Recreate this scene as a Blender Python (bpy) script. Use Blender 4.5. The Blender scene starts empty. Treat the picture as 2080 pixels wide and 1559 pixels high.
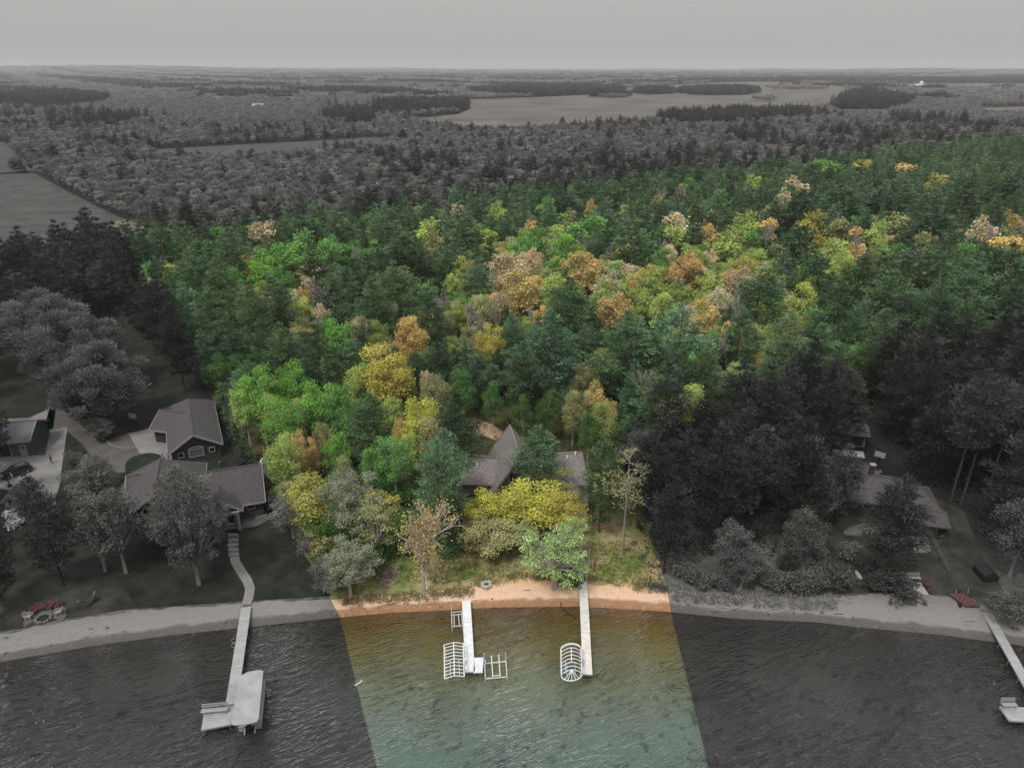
import bpy, bmesh, math, random
import numpy as np
from mathutils import Vector, Matrix

# ------------------------------------------------------------------ camera, sky, sun, exposure
S = bpy.context.scene
F, CX, CY, HC = 1444.0, 1040.0, 779.5, 65.0           # focal length and centre in photograph pixels, flying height in metres
PITCH = math.atan((779.5 - 139.0) / F)
cP, sP = math.cos(PITCH), math.sin(PITCH)
cam = bpy.data.cameras.new('camera'); camo = bpy.data.objects.new('camera', cam); S.collection.objects.link(camo)
camo.location = (0, 0, HC); camo.rotation_euler = (math.pi / 2 - PITCH, 0, 0)
cam.lens = 36 * F / 2080; cam.sensor_width = 36; cam.clip_start = 0.5; cam.clip_end = 60000
S.camera = camo

W = bpy.data.worlds.new('World'); S.world = W; W.use_nodes = True
wn = W.node_tree; wn.nodes.clear()
def N(nt, t, **k):
    n = nt.nodes.new(t)
    for a, b in k.items(): setattr(n, a, b)
    return n
wout = N(wn, 'ShaderNodeOutputWorld'); bgA = N(wn, 'ShaderNodeBackground'); bgB = N(wn, 'ShaderNodeBackground'); addw = N(wn, 'ShaderNodeAddShader')
sky = N(wn, 'ShaderNodeTexSky', sky_type='NISHITA'); sky.sun_disc = False
SUN_EL, SUN_AZ = math.radians(58), math.radians(215)
sky.sun_elevation = SUN_EL; sky.sun_rotation = SUN_AZ
hs = N(wn, 'ShaderNodeHueSaturation'); hs.inputs['Saturation'].default_value = 0.0
wn.links.new(sky.outputs[0], hs.inputs['Color']); wn.links.new(hs.outputs[0], bgA.inputs[0]); bgA.inputs[1].default_value = 0.008
# overcast sky: brightness rises from the horizon to the zenith as (1 + 2 sin elevation) / 3
tc = N(wn, 'ShaderNodeTexCoord'); sx = N(wn, 'ShaderNodeSeparateXYZ'); wn.links.new(tc.outputs['Generated'], sx.inputs[0])
mx = N(wn, 'ShaderNodeMath', operation='MAXIMUM'); wn.links.new(sx.outputs[2], mx.inputs[0]); mx.inputs[1].default_value = 0
ma = N(wn, 'ShaderNodeMath', operation='MULTIPLY_ADD'); wn.links.new(mx.outputs[0], ma.inputs[0]); ma.inputs[1].default_value = 2.9; ma.inputs[2].default_value = 1.0
nz = N(wn, 'ShaderNodeTexNoise'); nz.inputs['Scale'].default_value = 2.0; nz.inputs['Detail'].default_value = 4
wn.links.new(tc.outputs['Generated'], nz.inputs['Vector'])
mr = N(wn, 'ShaderNodeMapRange'); wn.links.new(nz.outputs['Fac'], mr.inputs[0]); mr.inputs[3].default_value = 0.98; mr.inputs[4].default_value = 1.02
mm = N(wn, 'ShaderNodeMath', operation='MULTIPLY'); wn.links.new(ma.outputs[0], mm.inputs[0]); wn.links.new(mr.outputs[0], mm.inputs[1])
bgB.inputs[0].default_value = (1.0, 1.0, 1.0, 1)
ms = N(wn, 'ShaderNodeMath', operation='MULTIPLY'); wn.links.new(mm.outputs[0], ms.inputs[0]); ms.inputs[1].default_value = 0.27
wn.links.new(ms.outputs[0], bgB.inputs[1])
wn.links.new(bgA.outputs[0], addw.inputs[0]); wn.links.new(bgB.outputs[0], addw.inputs[1]); wn.links.new(addw.outputs[0], wout.inputs[0])

sl = bpy.data.lights.new('sun', 'SUN'); so = bpy.data.objects.new('sun', sl); S.collection.objects.link(so)
sl.energy = 2.0; sl.angle = math.radians(11); sl.color = (1.0, 0.97, 0.92)
sd = Vector((math.sin(SUN_AZ) * math.cos(SUN_EL), math.cos(SUN_AZ) * math.cos(SUN_EL), math.sin(SUN_EL)))
so.rotation_euler = sd.to_track_quat('Z', 'Y').to_euler()
S.view_settings.view_transform = 'Standard'; S.view_settings.look = 'None'; S.view_settings.exposure = 0.3; S.view_settings.gamma = 1
S.render.engine = 'CYCLES'; S.cycles.max_bounces = 6; S.cycles.diffuse_bounces = 3; S.cycles.transparent_max_bounces = 8
S.cycles.volume_bounces = 0; S.cycles.use_denoising = True
S.cycles.caustics_reflective = False; S.cycles.caustics_refractive = False

# ------------------------------------------------------------------ survey: photograph pixel + height -> place on the ground
def at(px, py, z=0.8):
    u = (px - CX) / F; v = (py - CY) / F
    dz = -sP - v * cP
    t = (z - HC) / dz
    return (u * t, (cP - v * sP) * t)
def proj(x, y, z):
    z = z - HC
    d = y * cP - z * sP; up = y * sP + z * cP
    return CX + F * x / d, CY - F * up / d
def V3(px, py, z): x, y = at(px, py, z); return Vector((x, y, z))
def inpoly(x, y, poly):
    x = np.asarray(x, float); y = np.asarray(y, float); r = np.zeros(x.shape, bool); n = len(poly)
    for i in range(n):
        x1, y1 = poly[i]; x2, y2 = poly[(i + 1) % n]
        if y1 == y2: continue
        c = ((y1 > y) != (y2 > y)) & (x < (x2 - x1) * (y - y1) / (y2 - y1) + x1)
        r ^= c
    return r
rnd = random.Random(7)
GZ = 0.8

# ------------------------------------------------------------------ tagging
def tag(o, label=None, cat=None, group=None, kind=None):
    if label: o['label'] = label
    if cat: o['category'] = cat
    if group: o['group'] = group
    if kind: o['kind'] = kind
    return o
def thing(name, loc=(0, 0, 0), label=None, cat=None, group=None, rz=0.0):
    o = bpy.data.objects.new(name, None); S.collection.objects.link(o); o.location = loc; o.rotation_euler = (0, 0, rz)
    o.empty_display_size = 0.3
    return tag(o, label, cat, group)
def copy_tree(o, parent=None):
    c = o.copy(); S.collection.objects.link(c); c.parent = parent
    for ch in list(o.children): copy_tree(ch, c)
    return c

# ------------------------------------------------------------------ materials
GREY_K = 0.42
OUT_SAT = 0.12
MASK_CACHE = {}
def mask_group(kind):
    """1 inside the parcel that keeps its colour, 0 outside; vertical walls over the parcel's outline on the ground (kind 'ground')
    or over its outline among the tree crowns (kind 'crown')."""
    if kind in MASK_CACHE: return MASK_CACHE[kind]
    if kind == 'ground':
        q = dict(a=(767, 1559, .2), b=(690, 1250, .2), c=(220, 450, .8), t=(220, 450, .8), d=(2080, 275, .8), e=(2080, 630, .8), f=(1240, 790, .8), g=(1355, 1200, .5), h=(1440, 1559, .1))
    else:
        q = dict(a=(767, 1559, .5), b=(690, 1250, 1.5), c=(220, 450, 9), t=(220, 450, 17), d=(2080, 275, 14.5), e=(2080, 630, 15), f=(1240, 790, 17), g=(1355, 1200, 6), h=(1440, 1559, .5))
    P = {k: at(*v) for k, v in q.items()}
    g = bpy.data.node_groups.new('parcel_' + kind, 'ShaderNodeTree')
    g.interface.new_socket('Fac', in_out='OUTPUT', socket_type='NodeSocketFloat')
    o = N(g, 'NodeGroupOutput'); geo = N(g, 'ShaderNodeNewGeometry')
    def half(p, r, inside):
        p = P[p]; r = P[r]; n = (-(r[1] - p[1]), r[0] - p[0])
        if (inside[0] - p[0]) * n[0] + (inside[1] - p[1]) * n[1] < 0: n = (-n[0], -n[1])
        d = N(g, 'ShaderNodeVectorMath', operation='DOT_PRODUCT'); g.links.new(geo.outputs['Position'], d.inputs[0]); d.inputs[1].default_value = (n[0], n[1], 0)
        m = N(g, 'ShaderNodeMath', operation='GREATER_THAN'); g.links.new(d.outputs['Value'], m.inputs[0]); m.inputs[1].default_value = p[0] * n[0] + p[1] * n[1]
        return m.outputs[0]
    def comb(op, a, b):
        m = N(g, 'ShaderNodeMath', operation=op); g.links.new(a, m.inputs[0]); g.links.new(b, m.inputs[1]); return m.outputs[0]
    c0 = (0, 60); c1 = (40, 250)
    left = comb('MAXIMUM', half('a', 'b', c0), half('b', 'c', c1))
    right = comb('MINIMUM', half('g', 'h', c0), half('f', 'g', c0))
    right = comb('MAXIMUM', right, half('e', 'f', (40, 300)))
    r = comb('MINIMUM', comb('MINIMUM', left, right), half('t', 'd', c1))
    g.links.new(r, o.inputs[0])
    MASK_CACHE[kind] = g
    return g
def masked(nt, col, kind, k=GREY_K):
    """col inside the parcel; outside it the same place in near greys, as the photograph shows the neighbours"""
    gn = N(nt, 'ShaderNodeGroup'); gn.node_tree = mask_group(kind)
    h = N(nt, 'ShaderNodeHueSaturation'); h.inputs['Saturation'].default_value = OUT_SAT; h.inputs['Value'].default_value = k
    nt.links.new(col, h.inputs['Color'])
    m = N(nt, 'ShaderNodeMix', data_type='RGBA'); nt.links.new(gn.outputs[0], m.inputs[0]); nt.links.new(h.outputs[0], m.inputs[6]); nt.links.new(col, m.inputs[7])
    return m.outputs[2]
def newmat(name):
    m = bpy.data.materials.new(name); m.use_nodes = True; nt = m.node_tree; nt.nodes.clear()
    out = N(nt, 'ShaderNodeOutputMaterial'); return m, nt, out
def noise_col(nt, c1, c2, scale, detail=4, lo=.35, hi=.65, vec=None, rough=.55):
    t = N(nt, 'ShaderNodeTexNoise'); t.inputs['Scale'].default_value = scale; t.inputs['Detail'].default_value = detail; t.inputs['Roughness'].default_value = rough
    if vec is None:
        g = N(nt, 'ShaderNodeNewGeometry'); vec = g.outputs['Position']
    nt.links.new(vec, t.inputs['Vector'])
    r = N(nt, 'ShaderNodeMapRange'); nt.links.new(t.outputs['Fac'], r.inputs[0]); r.inputs[1].default_value = lo; r.inputs[2].default_value = hi
    m = N(nt, 'ShaderNodeMix', data_type='RGBA'); nt.links.new(r.outputs[0], m.inputs[0])
    for s, c in ((6, c1), (7, c2)):
        if isinstance(c, tuple): m.inputs[s].default_value = (*c, 1)
        else: nt.links.new(c, m.inputs[s])
    return m.outputs[2]
def mat(name, c, c2=None, scale=1.5, rough=.8, metal=0, mask=None, bump=0, bscale=8, spec=.3, detail=4):
    m, nt, out = newmat(name)
    b = N(nt, 'ShaderNodeBsdfPrincipled'); b.inputs['Roughness'].default_value = rough; b.inputs['Metallic'].default_value = metal
    b.inputs['Specular IOR Level'].default_value = spec
    if c2 is None: c2 = tuple(v * .82 for v in c)
    col = noise_col(nt, c, c2, scale, detail=detail)
    if mask: col = masked(nt, col, mask)
    nt.links.new(col, b.inputs['Base Color'])
    if bump:
        t = N(nt, 'ShaderNodeTexNoise'); t.inputs['Scale'].default_value = bscale; t.inputs['Detail'].default_value = 5
        g = N(nt, 'ShaderNodeNewGeometry'); nt.links.new(g.outputs['Position'], t.inputs['Vector'])
        bp = N(nt, 'ShaderNodeBump'); bp.inputs['Strength'].default_value = bump; bp.inputs['Distance'].default_value = .1
        nt.links.new(t.outputs['Fac'], bp.inputs['Height']); nt.links.new(bp.outputs[0], b.inputs['Normal'])
    nt.links.new(b.outputs[0], out.inputs[0])
    return m
M = {}
M['white'] = mat('white_aluminium', (.70, .70, .70), (.58, .59, .60), 2.0, .45)
M['cream_deck'] = mat('cream_deck', (.62, .585, .54), (.47, .45, .42), 1.6, .6)
M['white_deck'] = mat('white_deck', (.68, .68, .70), (.52, .54, .57), 1.6, .6)
M['dock_side'] = mat('dock_side', (.28, .28, .28), None, 2, .5)
M['grey_deck'] = mat('grey_deck', (.31, .31, .31), (.24, .24, .24), .8, .6)
M['grey_white'] = mat('grey_white_paint', (.29, .29, .29), (.23, .23, .23), 1.5, .6)
M['trim_brown'] = mat('brown_trim', (.16, .13, .12), None, 2, .7)
M['trim'] = mat('grey_trim', (.27, .26, .26), None, 2, .6)
M['lift'] = mat('lift_frame', (.62, .62, .58), (.5, .5, .46), 3, .4, .2)
M['blue'] = mat('blue_plastic', (.10, .25, .62), None, 3, .5)
M['dark'] = mat('dark_rubber', (.012, .012, .012), None, 3, .6)
M['glass_dark'] = mat('dark_glass', (.008, .009, .01), None, 1, .12, spec=.5)
M['siding'] = mat('dark_siding', (.035, .034, .038), (.028, .027, .03), .9, .7)
M['stone_base'] = mat('stone_base', (.055, .053, .05), (.025, .024, .024), 3, .9)
M['roof_grey'] = mat('neighbour_shingles', (.078, .070, .072), (.052, .047, .050), 3.2, .9, bump=.5, bscale=6, detail=8)
M['roof_brown'] = mat('brown_shingles', (.185, .166, .158), (.12, .106, .101), 2.6, .9, bump=.5, bscale=6, detail=8)
M['roof_metal'] = mat('metal_roof', (.085, .088, .095), (.075, .078, .085), .5, .5, .2)
M['blue_siding'] = mat('grey_blue_siding', (.075, .08, .09), None, 1, .7)
M['concrete'] = mat('grey_concrete', (.20, .195, .19), (.155, .15, .147), .5, .85, detail=8)
M['concrete2'] = mat('dark_concrete', (.10, .098, .095), (.075, .073, .07), .6, .85, detail=8)  # darker concrete of the terraces and the slab landing
M['asphalt'] = mat('old_asphalt', (.095, .088, .086), (.06, .056, .055), .35, .9, detail=8)
M['paintline'] = mat('court_paint', (.22, .22, .21), None, 4, .7)
M['gravel'] = mat('gravel_bed', (.07, .066, .062), (.035, .033, .032), 2.5, .95, bump=.5, bscale=12)
M['lawn_dark'] = mat('neighbour_lawn', (.021, .024, .018), (.007, .009, .006), .5, .95, detail=9)
M['lawn_worn'] = mat('worn_lawn', (.042, .042, .032), (.012, .014, .009), .45, .95, detail=9)
M['field'] = mat('field_grass', (.125, .15, .075), (.065, .08, .045), .09, .95, mask='ground', detail=9)
M['marsh'] = mat('marsh_grass', (.115, .104, .100), (.060, .055, .053), .009, .95, detail=8)
M['red'] = mat('dull_red_paint', (.095, .036, .038), None, 3, .6)
M['tan_wood'] = mat('weathered_wood', (.10, .095, .09), None, 4, .8)
M['dirt'] = mat('dirt_drive', (.36, .26, .18), (.24, .17, .115), .7, .95, mask='ground', bump=.4, bscale=5, detail=8)
M['path'] = mat('paver_path', (.22, .18, .15), (.15, .125, .105), 1.6, .9, detail=8)
M['tan_wall'] = mat('taupe_siding', (.20, .16, .14), (.16, .13, .115), 1.5, .8)
M['skin'] = mat('skin', (.16, .12, .10), None, 3, .6)
M['denim'] = mat('pale_jeans', (.10, .11, .13), None, 3, .8)
M['carpaint'] = mat('grey_car_paint', (.045, .046, .05), (.042, .043, .047), 1, .25, .5, spec=.6)
M['stone'] = mat('fire_ring_stone', (.16, .15, .14), (.09, .085, .08), 6, .9)
M['pale_stone'] = mat('pale_block', (.42, .39, .36), (.30, .28, .26), 6, .9)
M['ash'] = mat('ash', (.02, .02, .02), None, 5, 1)  # near-black: fire-pit ash, also the painted dark inside open doorways
M['tank'] = mat('white_tank_paint', (.78, .80, .80), None, 1, .4)
M['pole_wood'] = mat('pale_pole', (.45, .40, .28), None, 3, .7)

def leafmat(name, source, mask=True):
    m, nt, out = newmat(name)
    if source == 'object':
        s = N(nt, 'ShaderNodeObjectInfo').outputs['Color']
    else:
        a = N(nt, 'ShaderNodeAttribute', attribute_type='INSTANCER', attribute_name='tint'); s = a.outputs['Color']
    v = N(nt, 'ShaderNodeAttribute', attribute_type='GEOMETRY', attribute_name='shade')
    mu = N(nt, 'ShaderNodeMix', data_type='RGBA', blend_type='MULTIPLY'); mu.inputs[0].default_value = 1
    nt.links.new(s, mu.inputs[6]); nt.links.new(v.outputs['Color'], mu.inputs[7]); col = mu.outputs[2]
    if mask: col = masked(nt, col, 'crown', .43)
    d = N(nt, 'ShaderNodeBsdfDiffuse'); t = N(nt, 'ShaderNodeBsdfTranslucent'); mi = N(nt, 'ShaderNodeMixShader'); mi.inputs[0].default_value = .28
    nt.links.new(col, d.inputs[0]); nt.links.new(col, t.inputs[0]); nt.links.new(d.outputs[0], mi.inputs[1]); nt.links.new(t.outputs[0], mi.inputs[2])
    nt.links.new(mi.outputs[0], out.inputs[0])
    return m
LEAF = leafmat('leaves', 'object'); LEAF_I = leafmat('leaves_far', 'instance')
BARK = mat('grey_brown_bark', (.15, .115, .09), (.09, .07, .055), 3, .95, mask='crown')
BARK_PINE = mat('dark_pine_bark', (.07, .06, .05), (.04, .035, .03), 3, .95, mask='crown')
BARK_PALE = mat('pale_bark', (.42, .38, .33), (.28, .25, .22), 3, .9, mask='crown')
BARK_GREY = mat('bare_twig_bark', (.33, .28, .26), (.24, .20, .19), 1, .95, mask='crown')

# ------------------------------------------------------------------ mesh builder
class MB:
    def __init__(s): s.v = []; s.f = []
    def quad(s, a, b, c, d):
        n = len(s.v); s.v += [tuple(a), tuple(b), tuple(c), tuple(d)]; s.f.append((n, n + 1, n + 2, n + 3))
    def face(s, pts):
        n = len(s.v); s.v += [tuple(p) for p in pts]; s.f.append(tuple(range(n, n + len(pts))))
    def prism(s, pts, d):
        """closed solid: polygon pts swept by vector d"""
        n = len(s.v); k = len(pts); d = Vector(d)
        s.v += [tuple(p) for p in pts] + [tuple(Vector(p) + d) for p in pts]
        s.f.append(tuple(range(n, n + k))); s.f.append(tuple(reversed(range(n + k, n + 2 * k))))
        for i in range(k): j = (i + 1) % k; s.f.append((n + i, n + k + i, n + k + j, n + j))
    def box(s, c, size, rz=0):
        c = Vector(c); hx, hy, hz = size[0] / 2, size[1] / 2, size[2] / 2
        R = Matrix.Rotation(rz, 3, 'Z')
        s.prism([c + R @ Vector((x, y, -hz)) for x, y in ((-hx, -hy), (hx, -hy), (hx, hy), (-hx, hy))], (0, 0, size[2]))
    def beam(s, p, q, w=.08, h=None):
        p = Vector(p); q = Vector(q); h = h or w; d = q - p
        if d.length < 1e-5: return
        u = d.normalized(); side = u.cross(Vector((0, 0, 1)))
        side = Vector((1, 0, 0)) if side.length < 1e-3 else side.normalized()
        up = side.cross(u)
        s.prism([p + side * (a * w / 2) + up * (b * h / 2) for a, b in ((-1, -1), (1, -1), (1, 1), (-1, 1))], d)
    def tube(s, p, q, r1, r2=None, n=8, caps=True):
        p = Vector(p); q = Vector(q); r2 = r1 if r2 is None else r2; u = (q - p).normalized()
        a = u.cross(Vector((0, 0, 1))); a = Vector((1, 0, 0)) if a.length < 1e-3 else a.normalized(); b = u.cross(a); k = len(s.v)
        for c, r in ((p, r1), (q, r2)):
            for i in range(n):
                t = 2 * math.pi * i / n; s.v.append(tuple(c + a * (r * math.cos(t)) + b * (r * math.sin(t))))
        for i in range(n): j = (i + 1) % n; s.f.append((k + i, k + j, k + n + j, k + n + i))
        if caps: s.f.append(tuple(k + n + i for i in range(n))); s.f.append(tuple(k + i for i in reversed(range(n))))
    def build(s, name, m, parent=None, off=None, smooth=False):
        me = bpy.data.meshes.new(name); o3 = Vector(parent.location) if (parent is not None and off is None) else Vector(off or (0, 0, 0))
        me.from_pydata([tuple(Vector(p) - o3) for p in s.v], [], s.f); me.materials.append(m)
        if smooth:
            for p in me.polygons: p.use_smooth = True
        bm = bmesh.new(); bm.from_mesh(me); bmesh.ops.recalc_face_normals(bm, faces=bm.faces); bm.to_mesh(me); bm.free()
        o = bpy.data.objects.new(name, me); S.collection.objects.link(o)
        if parent is not None: o.parent = parent
        return o
# all geometry above is given in world coordinates; build() shifts it to the parent's own frame.

# ------------------------------------------------------------------ terrain
WL = [(-60, 1362), (0, 1343), (100, 1325), (200, 1308), (350, 1288), (500, 1272), (690, 1252), (800, 1242), (900, 1238), (1000, 1232), (1180, 1230), (1350, 1240),
      (1500, 1255), (1660, 1262), (1740, 1272), (1900, 1286), (2080, 1310), (2160, 1322)]
wl = [at(a, b, 0) for a, b in WL]; wlx = np.array([p[0] for p in wl]); wly = np.array([p[1] for p in wl])
def shore(x): return np.interp(x, wlx, wly)
def sstep(a, b, v): t = np.clip((v - a) / (b - a), 0, 1); return t * t * (3 - 2 * t)
def hills(x, y):
    r = np.hypot(x, y)
    n = np.sin(x / 2100 + 1.3) * np.sin(y / 2700 + .5) + .6 * np.sin(x / 900 + y / 1500) + .35 * np.sin(x / 430 - y / 800 + 2)
    mid = sstep(4200, 8500, r) * (4 + 4 * n)
    far = sstep(6500, 15000, r) * (24 + 14 * n - 10 * np.sin(x / 5200 + .4) + sstep(0, -9000, x) * 36 + sstep(2000, 11000, x) * 6)
    return np.maximum(mid, 0) + np.maximum(far, 0)
def gz(x, y):
    s = y - shore(x)
    z = np.where(s < 0, np.maximum(-1.8, .13 * s), np.minimum(GZ, .16 * s))
    return z + hills(x, y)
def grid_mesh(name, xs, ss, m, zoff=0, smin=None):
    X, SS = np.meshgrid(xs, ss); Y = shore(X) + SS; Z = gz(X, Y) + zoff
    nx, ny = len(xs), len(ss)
    co = np.stack([X, Y, Z], -1).reshape(-1, 3)
    i = np.arange(nx * ny).reshape(ny, nx)
    q = np.stack([i[:-1, :-1], i[:-1, 1:], i[1:, 1:], i[1:, :-1]], -1).reshape(-1, 4)
    me = bpy.data.meshes.new(name); me.from_pydata(co.tolist(), [], q.tolist()); me.materials.append(m)
    a = me.attributes.new('sdist', 'FLOAT', 'POINT'); a.data.foreach_set('value', SS.reshape(-1).astype(np.float32))
    for p in me.polygons: p.use_smooth = True
    o = bpy.data.objects.new(name, me); S.collection.objects.link(o); return o
def geom(a, b, n): return list(np.geomspace(a, b, n))
xs = sorted(set([-v for v in geom(115, 26000, 34)] + list(np.arange(-110, 111, 2.5)) + geom(115, 26000, 34)))
ss = [-60, -45, -30, -20, -14, -10, -7, -5, -3, -2, -1, 0, 1, 2, 3, 4, 5, 6, 8, 12, 20, 30, 50, 80] + geom(120, 26000, 60)
m, nt, out = newmat('ground_cover')
b = N(nt, 'ShaderNodeBsdfPrincipled'); b.inputs['Roughness'].default_value = .95; b.inputs['Specular IOR Level'].default_value = .1
sdn = N(nt, 'ShaderNodeAttribute', attribute_type='GEOMETRY', attribute_name='sdist')
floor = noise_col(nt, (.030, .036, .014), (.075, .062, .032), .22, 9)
yard0 = noise_col(nt, (.14, .18, .05), (.36, .28, .15), .16, 9, .38, .60)
yard = noise_col(nt, yard0, (.08, .115, .03), 1.1, 8, .45, .75)
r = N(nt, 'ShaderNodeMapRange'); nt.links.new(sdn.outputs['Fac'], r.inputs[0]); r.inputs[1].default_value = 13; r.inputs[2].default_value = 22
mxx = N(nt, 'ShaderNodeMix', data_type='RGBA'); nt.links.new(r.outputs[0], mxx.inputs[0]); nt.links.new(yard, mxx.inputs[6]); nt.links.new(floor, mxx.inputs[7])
nt.links.new(masked(nt, mxx.outputs[2], 'ground', .34), b.inputs['Base Color']); nt.links.new(b.outputs[0], out.inputs[0])
tag(grid_mesh('ground', xs, [v for v in ss if v >= 3], m), 'dark wooded ground running back from the shore to the hazy hills', kind='structure')
# beach and lake bed share one sand: wet by the water, dry and pale above it, brown to green under water
m, nt, out = newmat('beach_sand')
b = N(nt, 'ShaderNodeBsdfPrincipled'); b.inputs['Roughness'].default_value = .95; b.inputs['Specular IOR Level'].default_value = .15
sdn = N(nt, 'ShaderNodeAttribute', attribute_type='GEOMETRY', attribute_name='sdist')
tn = N(nt, 'ShaderNodeTexNoise'); tn.inputs['Scale'].default_value = .5; tn.inputs['Detail'].default_value = 7
g = N(nt, 'ShaderNodeNewGeometry'); nt.links.new(g.outputs['Position'], tn.inputs['Vector'])
am = N(nt, 'ShaderNodeMath', operation='MULTIPLY_ADD'); nt.links.new(tn.outputs['Fac'], am.inputs[0]); am.inputs[1].default_value = 1.6; nt.links.new(sdn.outputs['Fac'], am.inputs[2])
r = N(nt, 'ShaderNodeMapRange'); nt.links.new(am.outputs[0], r.inputs[0]); r.inputs[1].default_value = -1; r.inputs[2].default_value = 9
cr = N(nt, 'ShaderNodeValToRGB'); nt.links.new(r.outputs[0], cr.inputs[0]); e = cr.color_ramp.elements
e[0].position = 0; e[0].color = (.22, .105, .045, 1); e[1].position = 1; e[1].color = (.40, .24, .125, 1)
for p, c in ((.20, (.25, .135, .07, 1)), (.285, (.29, .165, .095, 1)), (.33, (.58, .40, .29, 1)), (.52, (.56, .37, .25, 1)), (.66, (.50, .27, .14, 1))):
    k = cr.color_ramp.elements.new(p); k.color = c
sand = noise_col(nt, cr.outputs[0], (.40, .28, .19), 1.7, 9, .52, .85)
gn = N(nt, 'ShaderNodeGroup'); gn.node_tree = mask_group('ground')
hh = N(nt, 'ShaderNodeHueSaturation'); hh.inputs['Saturation'].default_value = .14; hh.inputs['Value'].default_value = .33; nt.links.new(sand, hh.inputs['Color'])
mxx = N(nt, 'ShaderNodeMix', data_type='RGBA'); nt.links.new(gn.outputs[0], mxx.inputs[0]); nt.links.new(hh.outputs[0], mxx.inputs[6]); nt.links.new(sand, mxx.inputs[7])
nt.links.new(mxx.outputs[2], b.inputs['Base Color'])
bp = N(nt, 'ShaderNodeBump'); bp.inputs['Strength'].default_value = .5; bp.inputs['Distance'].default_value = .15
t2 = N(nt, 'ShaderNodeTexNoise'); t2.inputs['Scale'].default_value = 2.2; t2.inputs['Detail'].default_value = 8; nt.links.new(g.outputs['Position'], t2.inputs['Vector'])
nt.links.new(t2.outputs['Fac'], bp.inputs['Height']); nt.links.new(bp.outputs[0], b.inputs['Normal']); nt.links.new(b.outputs[0], out.inputs[0])
BT = [(-200, 1310), (0, 1288), (120, 1265), (250, 1243), (480, 1225), (660, 1214), (700, 1212), (850, 1203), (960, 1192), (1050, 1178), (1180, 1184), (1300, 1190),
      (1355, 1196), (1500, 1205), (1660, 1216), (1790, 1206), (1960, 1214), (2000, 1235), (2080, 1268), (2300, 1290)]
bt = [at(a, b_, .7) for a, b_ in BT]; btx = np.array([p[0] for p in bt]); bty = np.array([p[1] for p in bt])
xb = np.arange(-85, 85.1, .5); nb = 26
topw = np.maximum(np.interp(xb, btx, bty) - shore(xb), 1.0) + .22 * np.sin(xb * .83) * np.sin(xb * .31 + 2) + .10 * np.sin(xb * 2.7 + 3 * np.sin(xb * .37)) + np.where((xb > -22) & (xb < 50), .25, .03) * np.random.default_rng(3).normal(size=len(xb)) * .6
T = np.linspace(0, 1, nb)[:, None]; SS = -1.5 + T * (topw[None, :] + 1.5); X = np.tile(xb, (nb, 1)); Y = shore(X) + SS
lump = .05 * np.sin(X * 2.3 + Y * 1.1) * np.sin(Y * 3.1) * np.clip(SS, 0, 1)
Z = gz(X, Y) + .012 + np.where(SS > 3, .03, 0) + np.maximum(lump, 0)
i = np.arange(X.size).reshape(X.shape)
me = bpy.data.meshes.new('beach'); me.from_pydata(np.stack([X, Y, Z], -1).reshape(-1, 3).tolist(), [], np.stack([i[:-1, :-1], i[:-1, 1:], i[1:, 1:], i[1:, :-1]], -1).reshape(-1, 4).tolist())
me.materials.append(m); a = me.attributes.new('sdist', 'FLOAT', 'POINT'); a.data.foreach_set('value', SS.reshape(-1).astype(np.float32))
o = bpy.data.objects.new('beach', me); S.collection.objects.link(o); tag(o, 'sandy beach strip between the grass and the lake, orange in the middle and grey either side', kind='structure')

# lake bed
m, nt, out = newmat('lake_bed')
b = N(nt, 'ShaderNodeBsdfDiffuse')
sdn = N(nt, 'ShaderNodeAttribute', attribute_type='GEOMETRY', attribute_name='sdist')
r = N(nt, 'ShaderNodeMapRange'); nt.links.new(sdn.outputs['Fac'], r.inputs[0]); r.inputs[1].default_value = 0; r.inputs[2].default_value = -26
cr = N(nt, 'ShaderNodeValToRGB'); nt.links.new(r.outputs[0], cr.inputs[0]); e = cr.color_ramp.elements
e[0].position = 0; e[0].color = (.20, .085, .03, 1); e[1].position = 1; e[1].color = (.045, .12, .10, 1)
for p, c in ((.06, (.14, .065, .015, 1)), (.14, (.15, .105, .025, 1)), (.28, (.14, .14, .05, 1)), (.45, (.13, .18, .11, 1)), (.68, (.085, .17, .13, 1))):
    k = cr.color_ramp.elements.new(p); k.color = c
g = N(nt, 'ShaderNodeNewGeometry')
vo = N(nt, 'ShaderNodeTexNoise'); vo.inputs['Scale'].default_value = .62; vo.inputs['Detail'].default_value = 2.0; nt.links.new(g.outputs['Position'], vo.inputs['Vector'])
w1 = N(nt, 'ShaderNodeMapRange'); nt.links.new(vo.outputs['Fac'], w1.inputs[0]); w1.inputs[1].default_value = .61; w1.inputs[2].default_value = .65
w2 = N(nt, 'ShaderNodeMapRange'); nt.links.new(sdn.outputs['Fac'], w2.inputs[0]); w2.inputs[1].default_value = -6; w2.inputs[2].default_value = -11
w3 = N(nt, 'ShaderNodeMath', operation='MULTIPLY'); nt.links.new(w1.outputs[0], w3.inputs[0]); nt.links.new(w2.outputs[0], w3.inputs[1])
w4 = N(nt, 'ShaderNodeMath', operation='MULTIPLY'); nt.links.new(w3.outputs[0], w4.inputs[0]); w4.inputs[1].default_value = .8
base = noise_col(nt, cr.outputs[0], (.13, .125, .07), .35, 6, .55, .9)
mxx = N(nt, 'ShaderNodeMix', data_type='RGBA'); nt.links.new(w4.outputs[0], mxx.inputs[0]); nt.links.new(base, mxx.inputs[6]); mxx.inputs[7].default_value = (.012, .035, .035, 1)
nt.links.new(masked(nt, mxx.outputs[2], 'ground', .38), b.inputs['Color']); nt.links.new(b.outputs[0], out.inputs[0])
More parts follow.
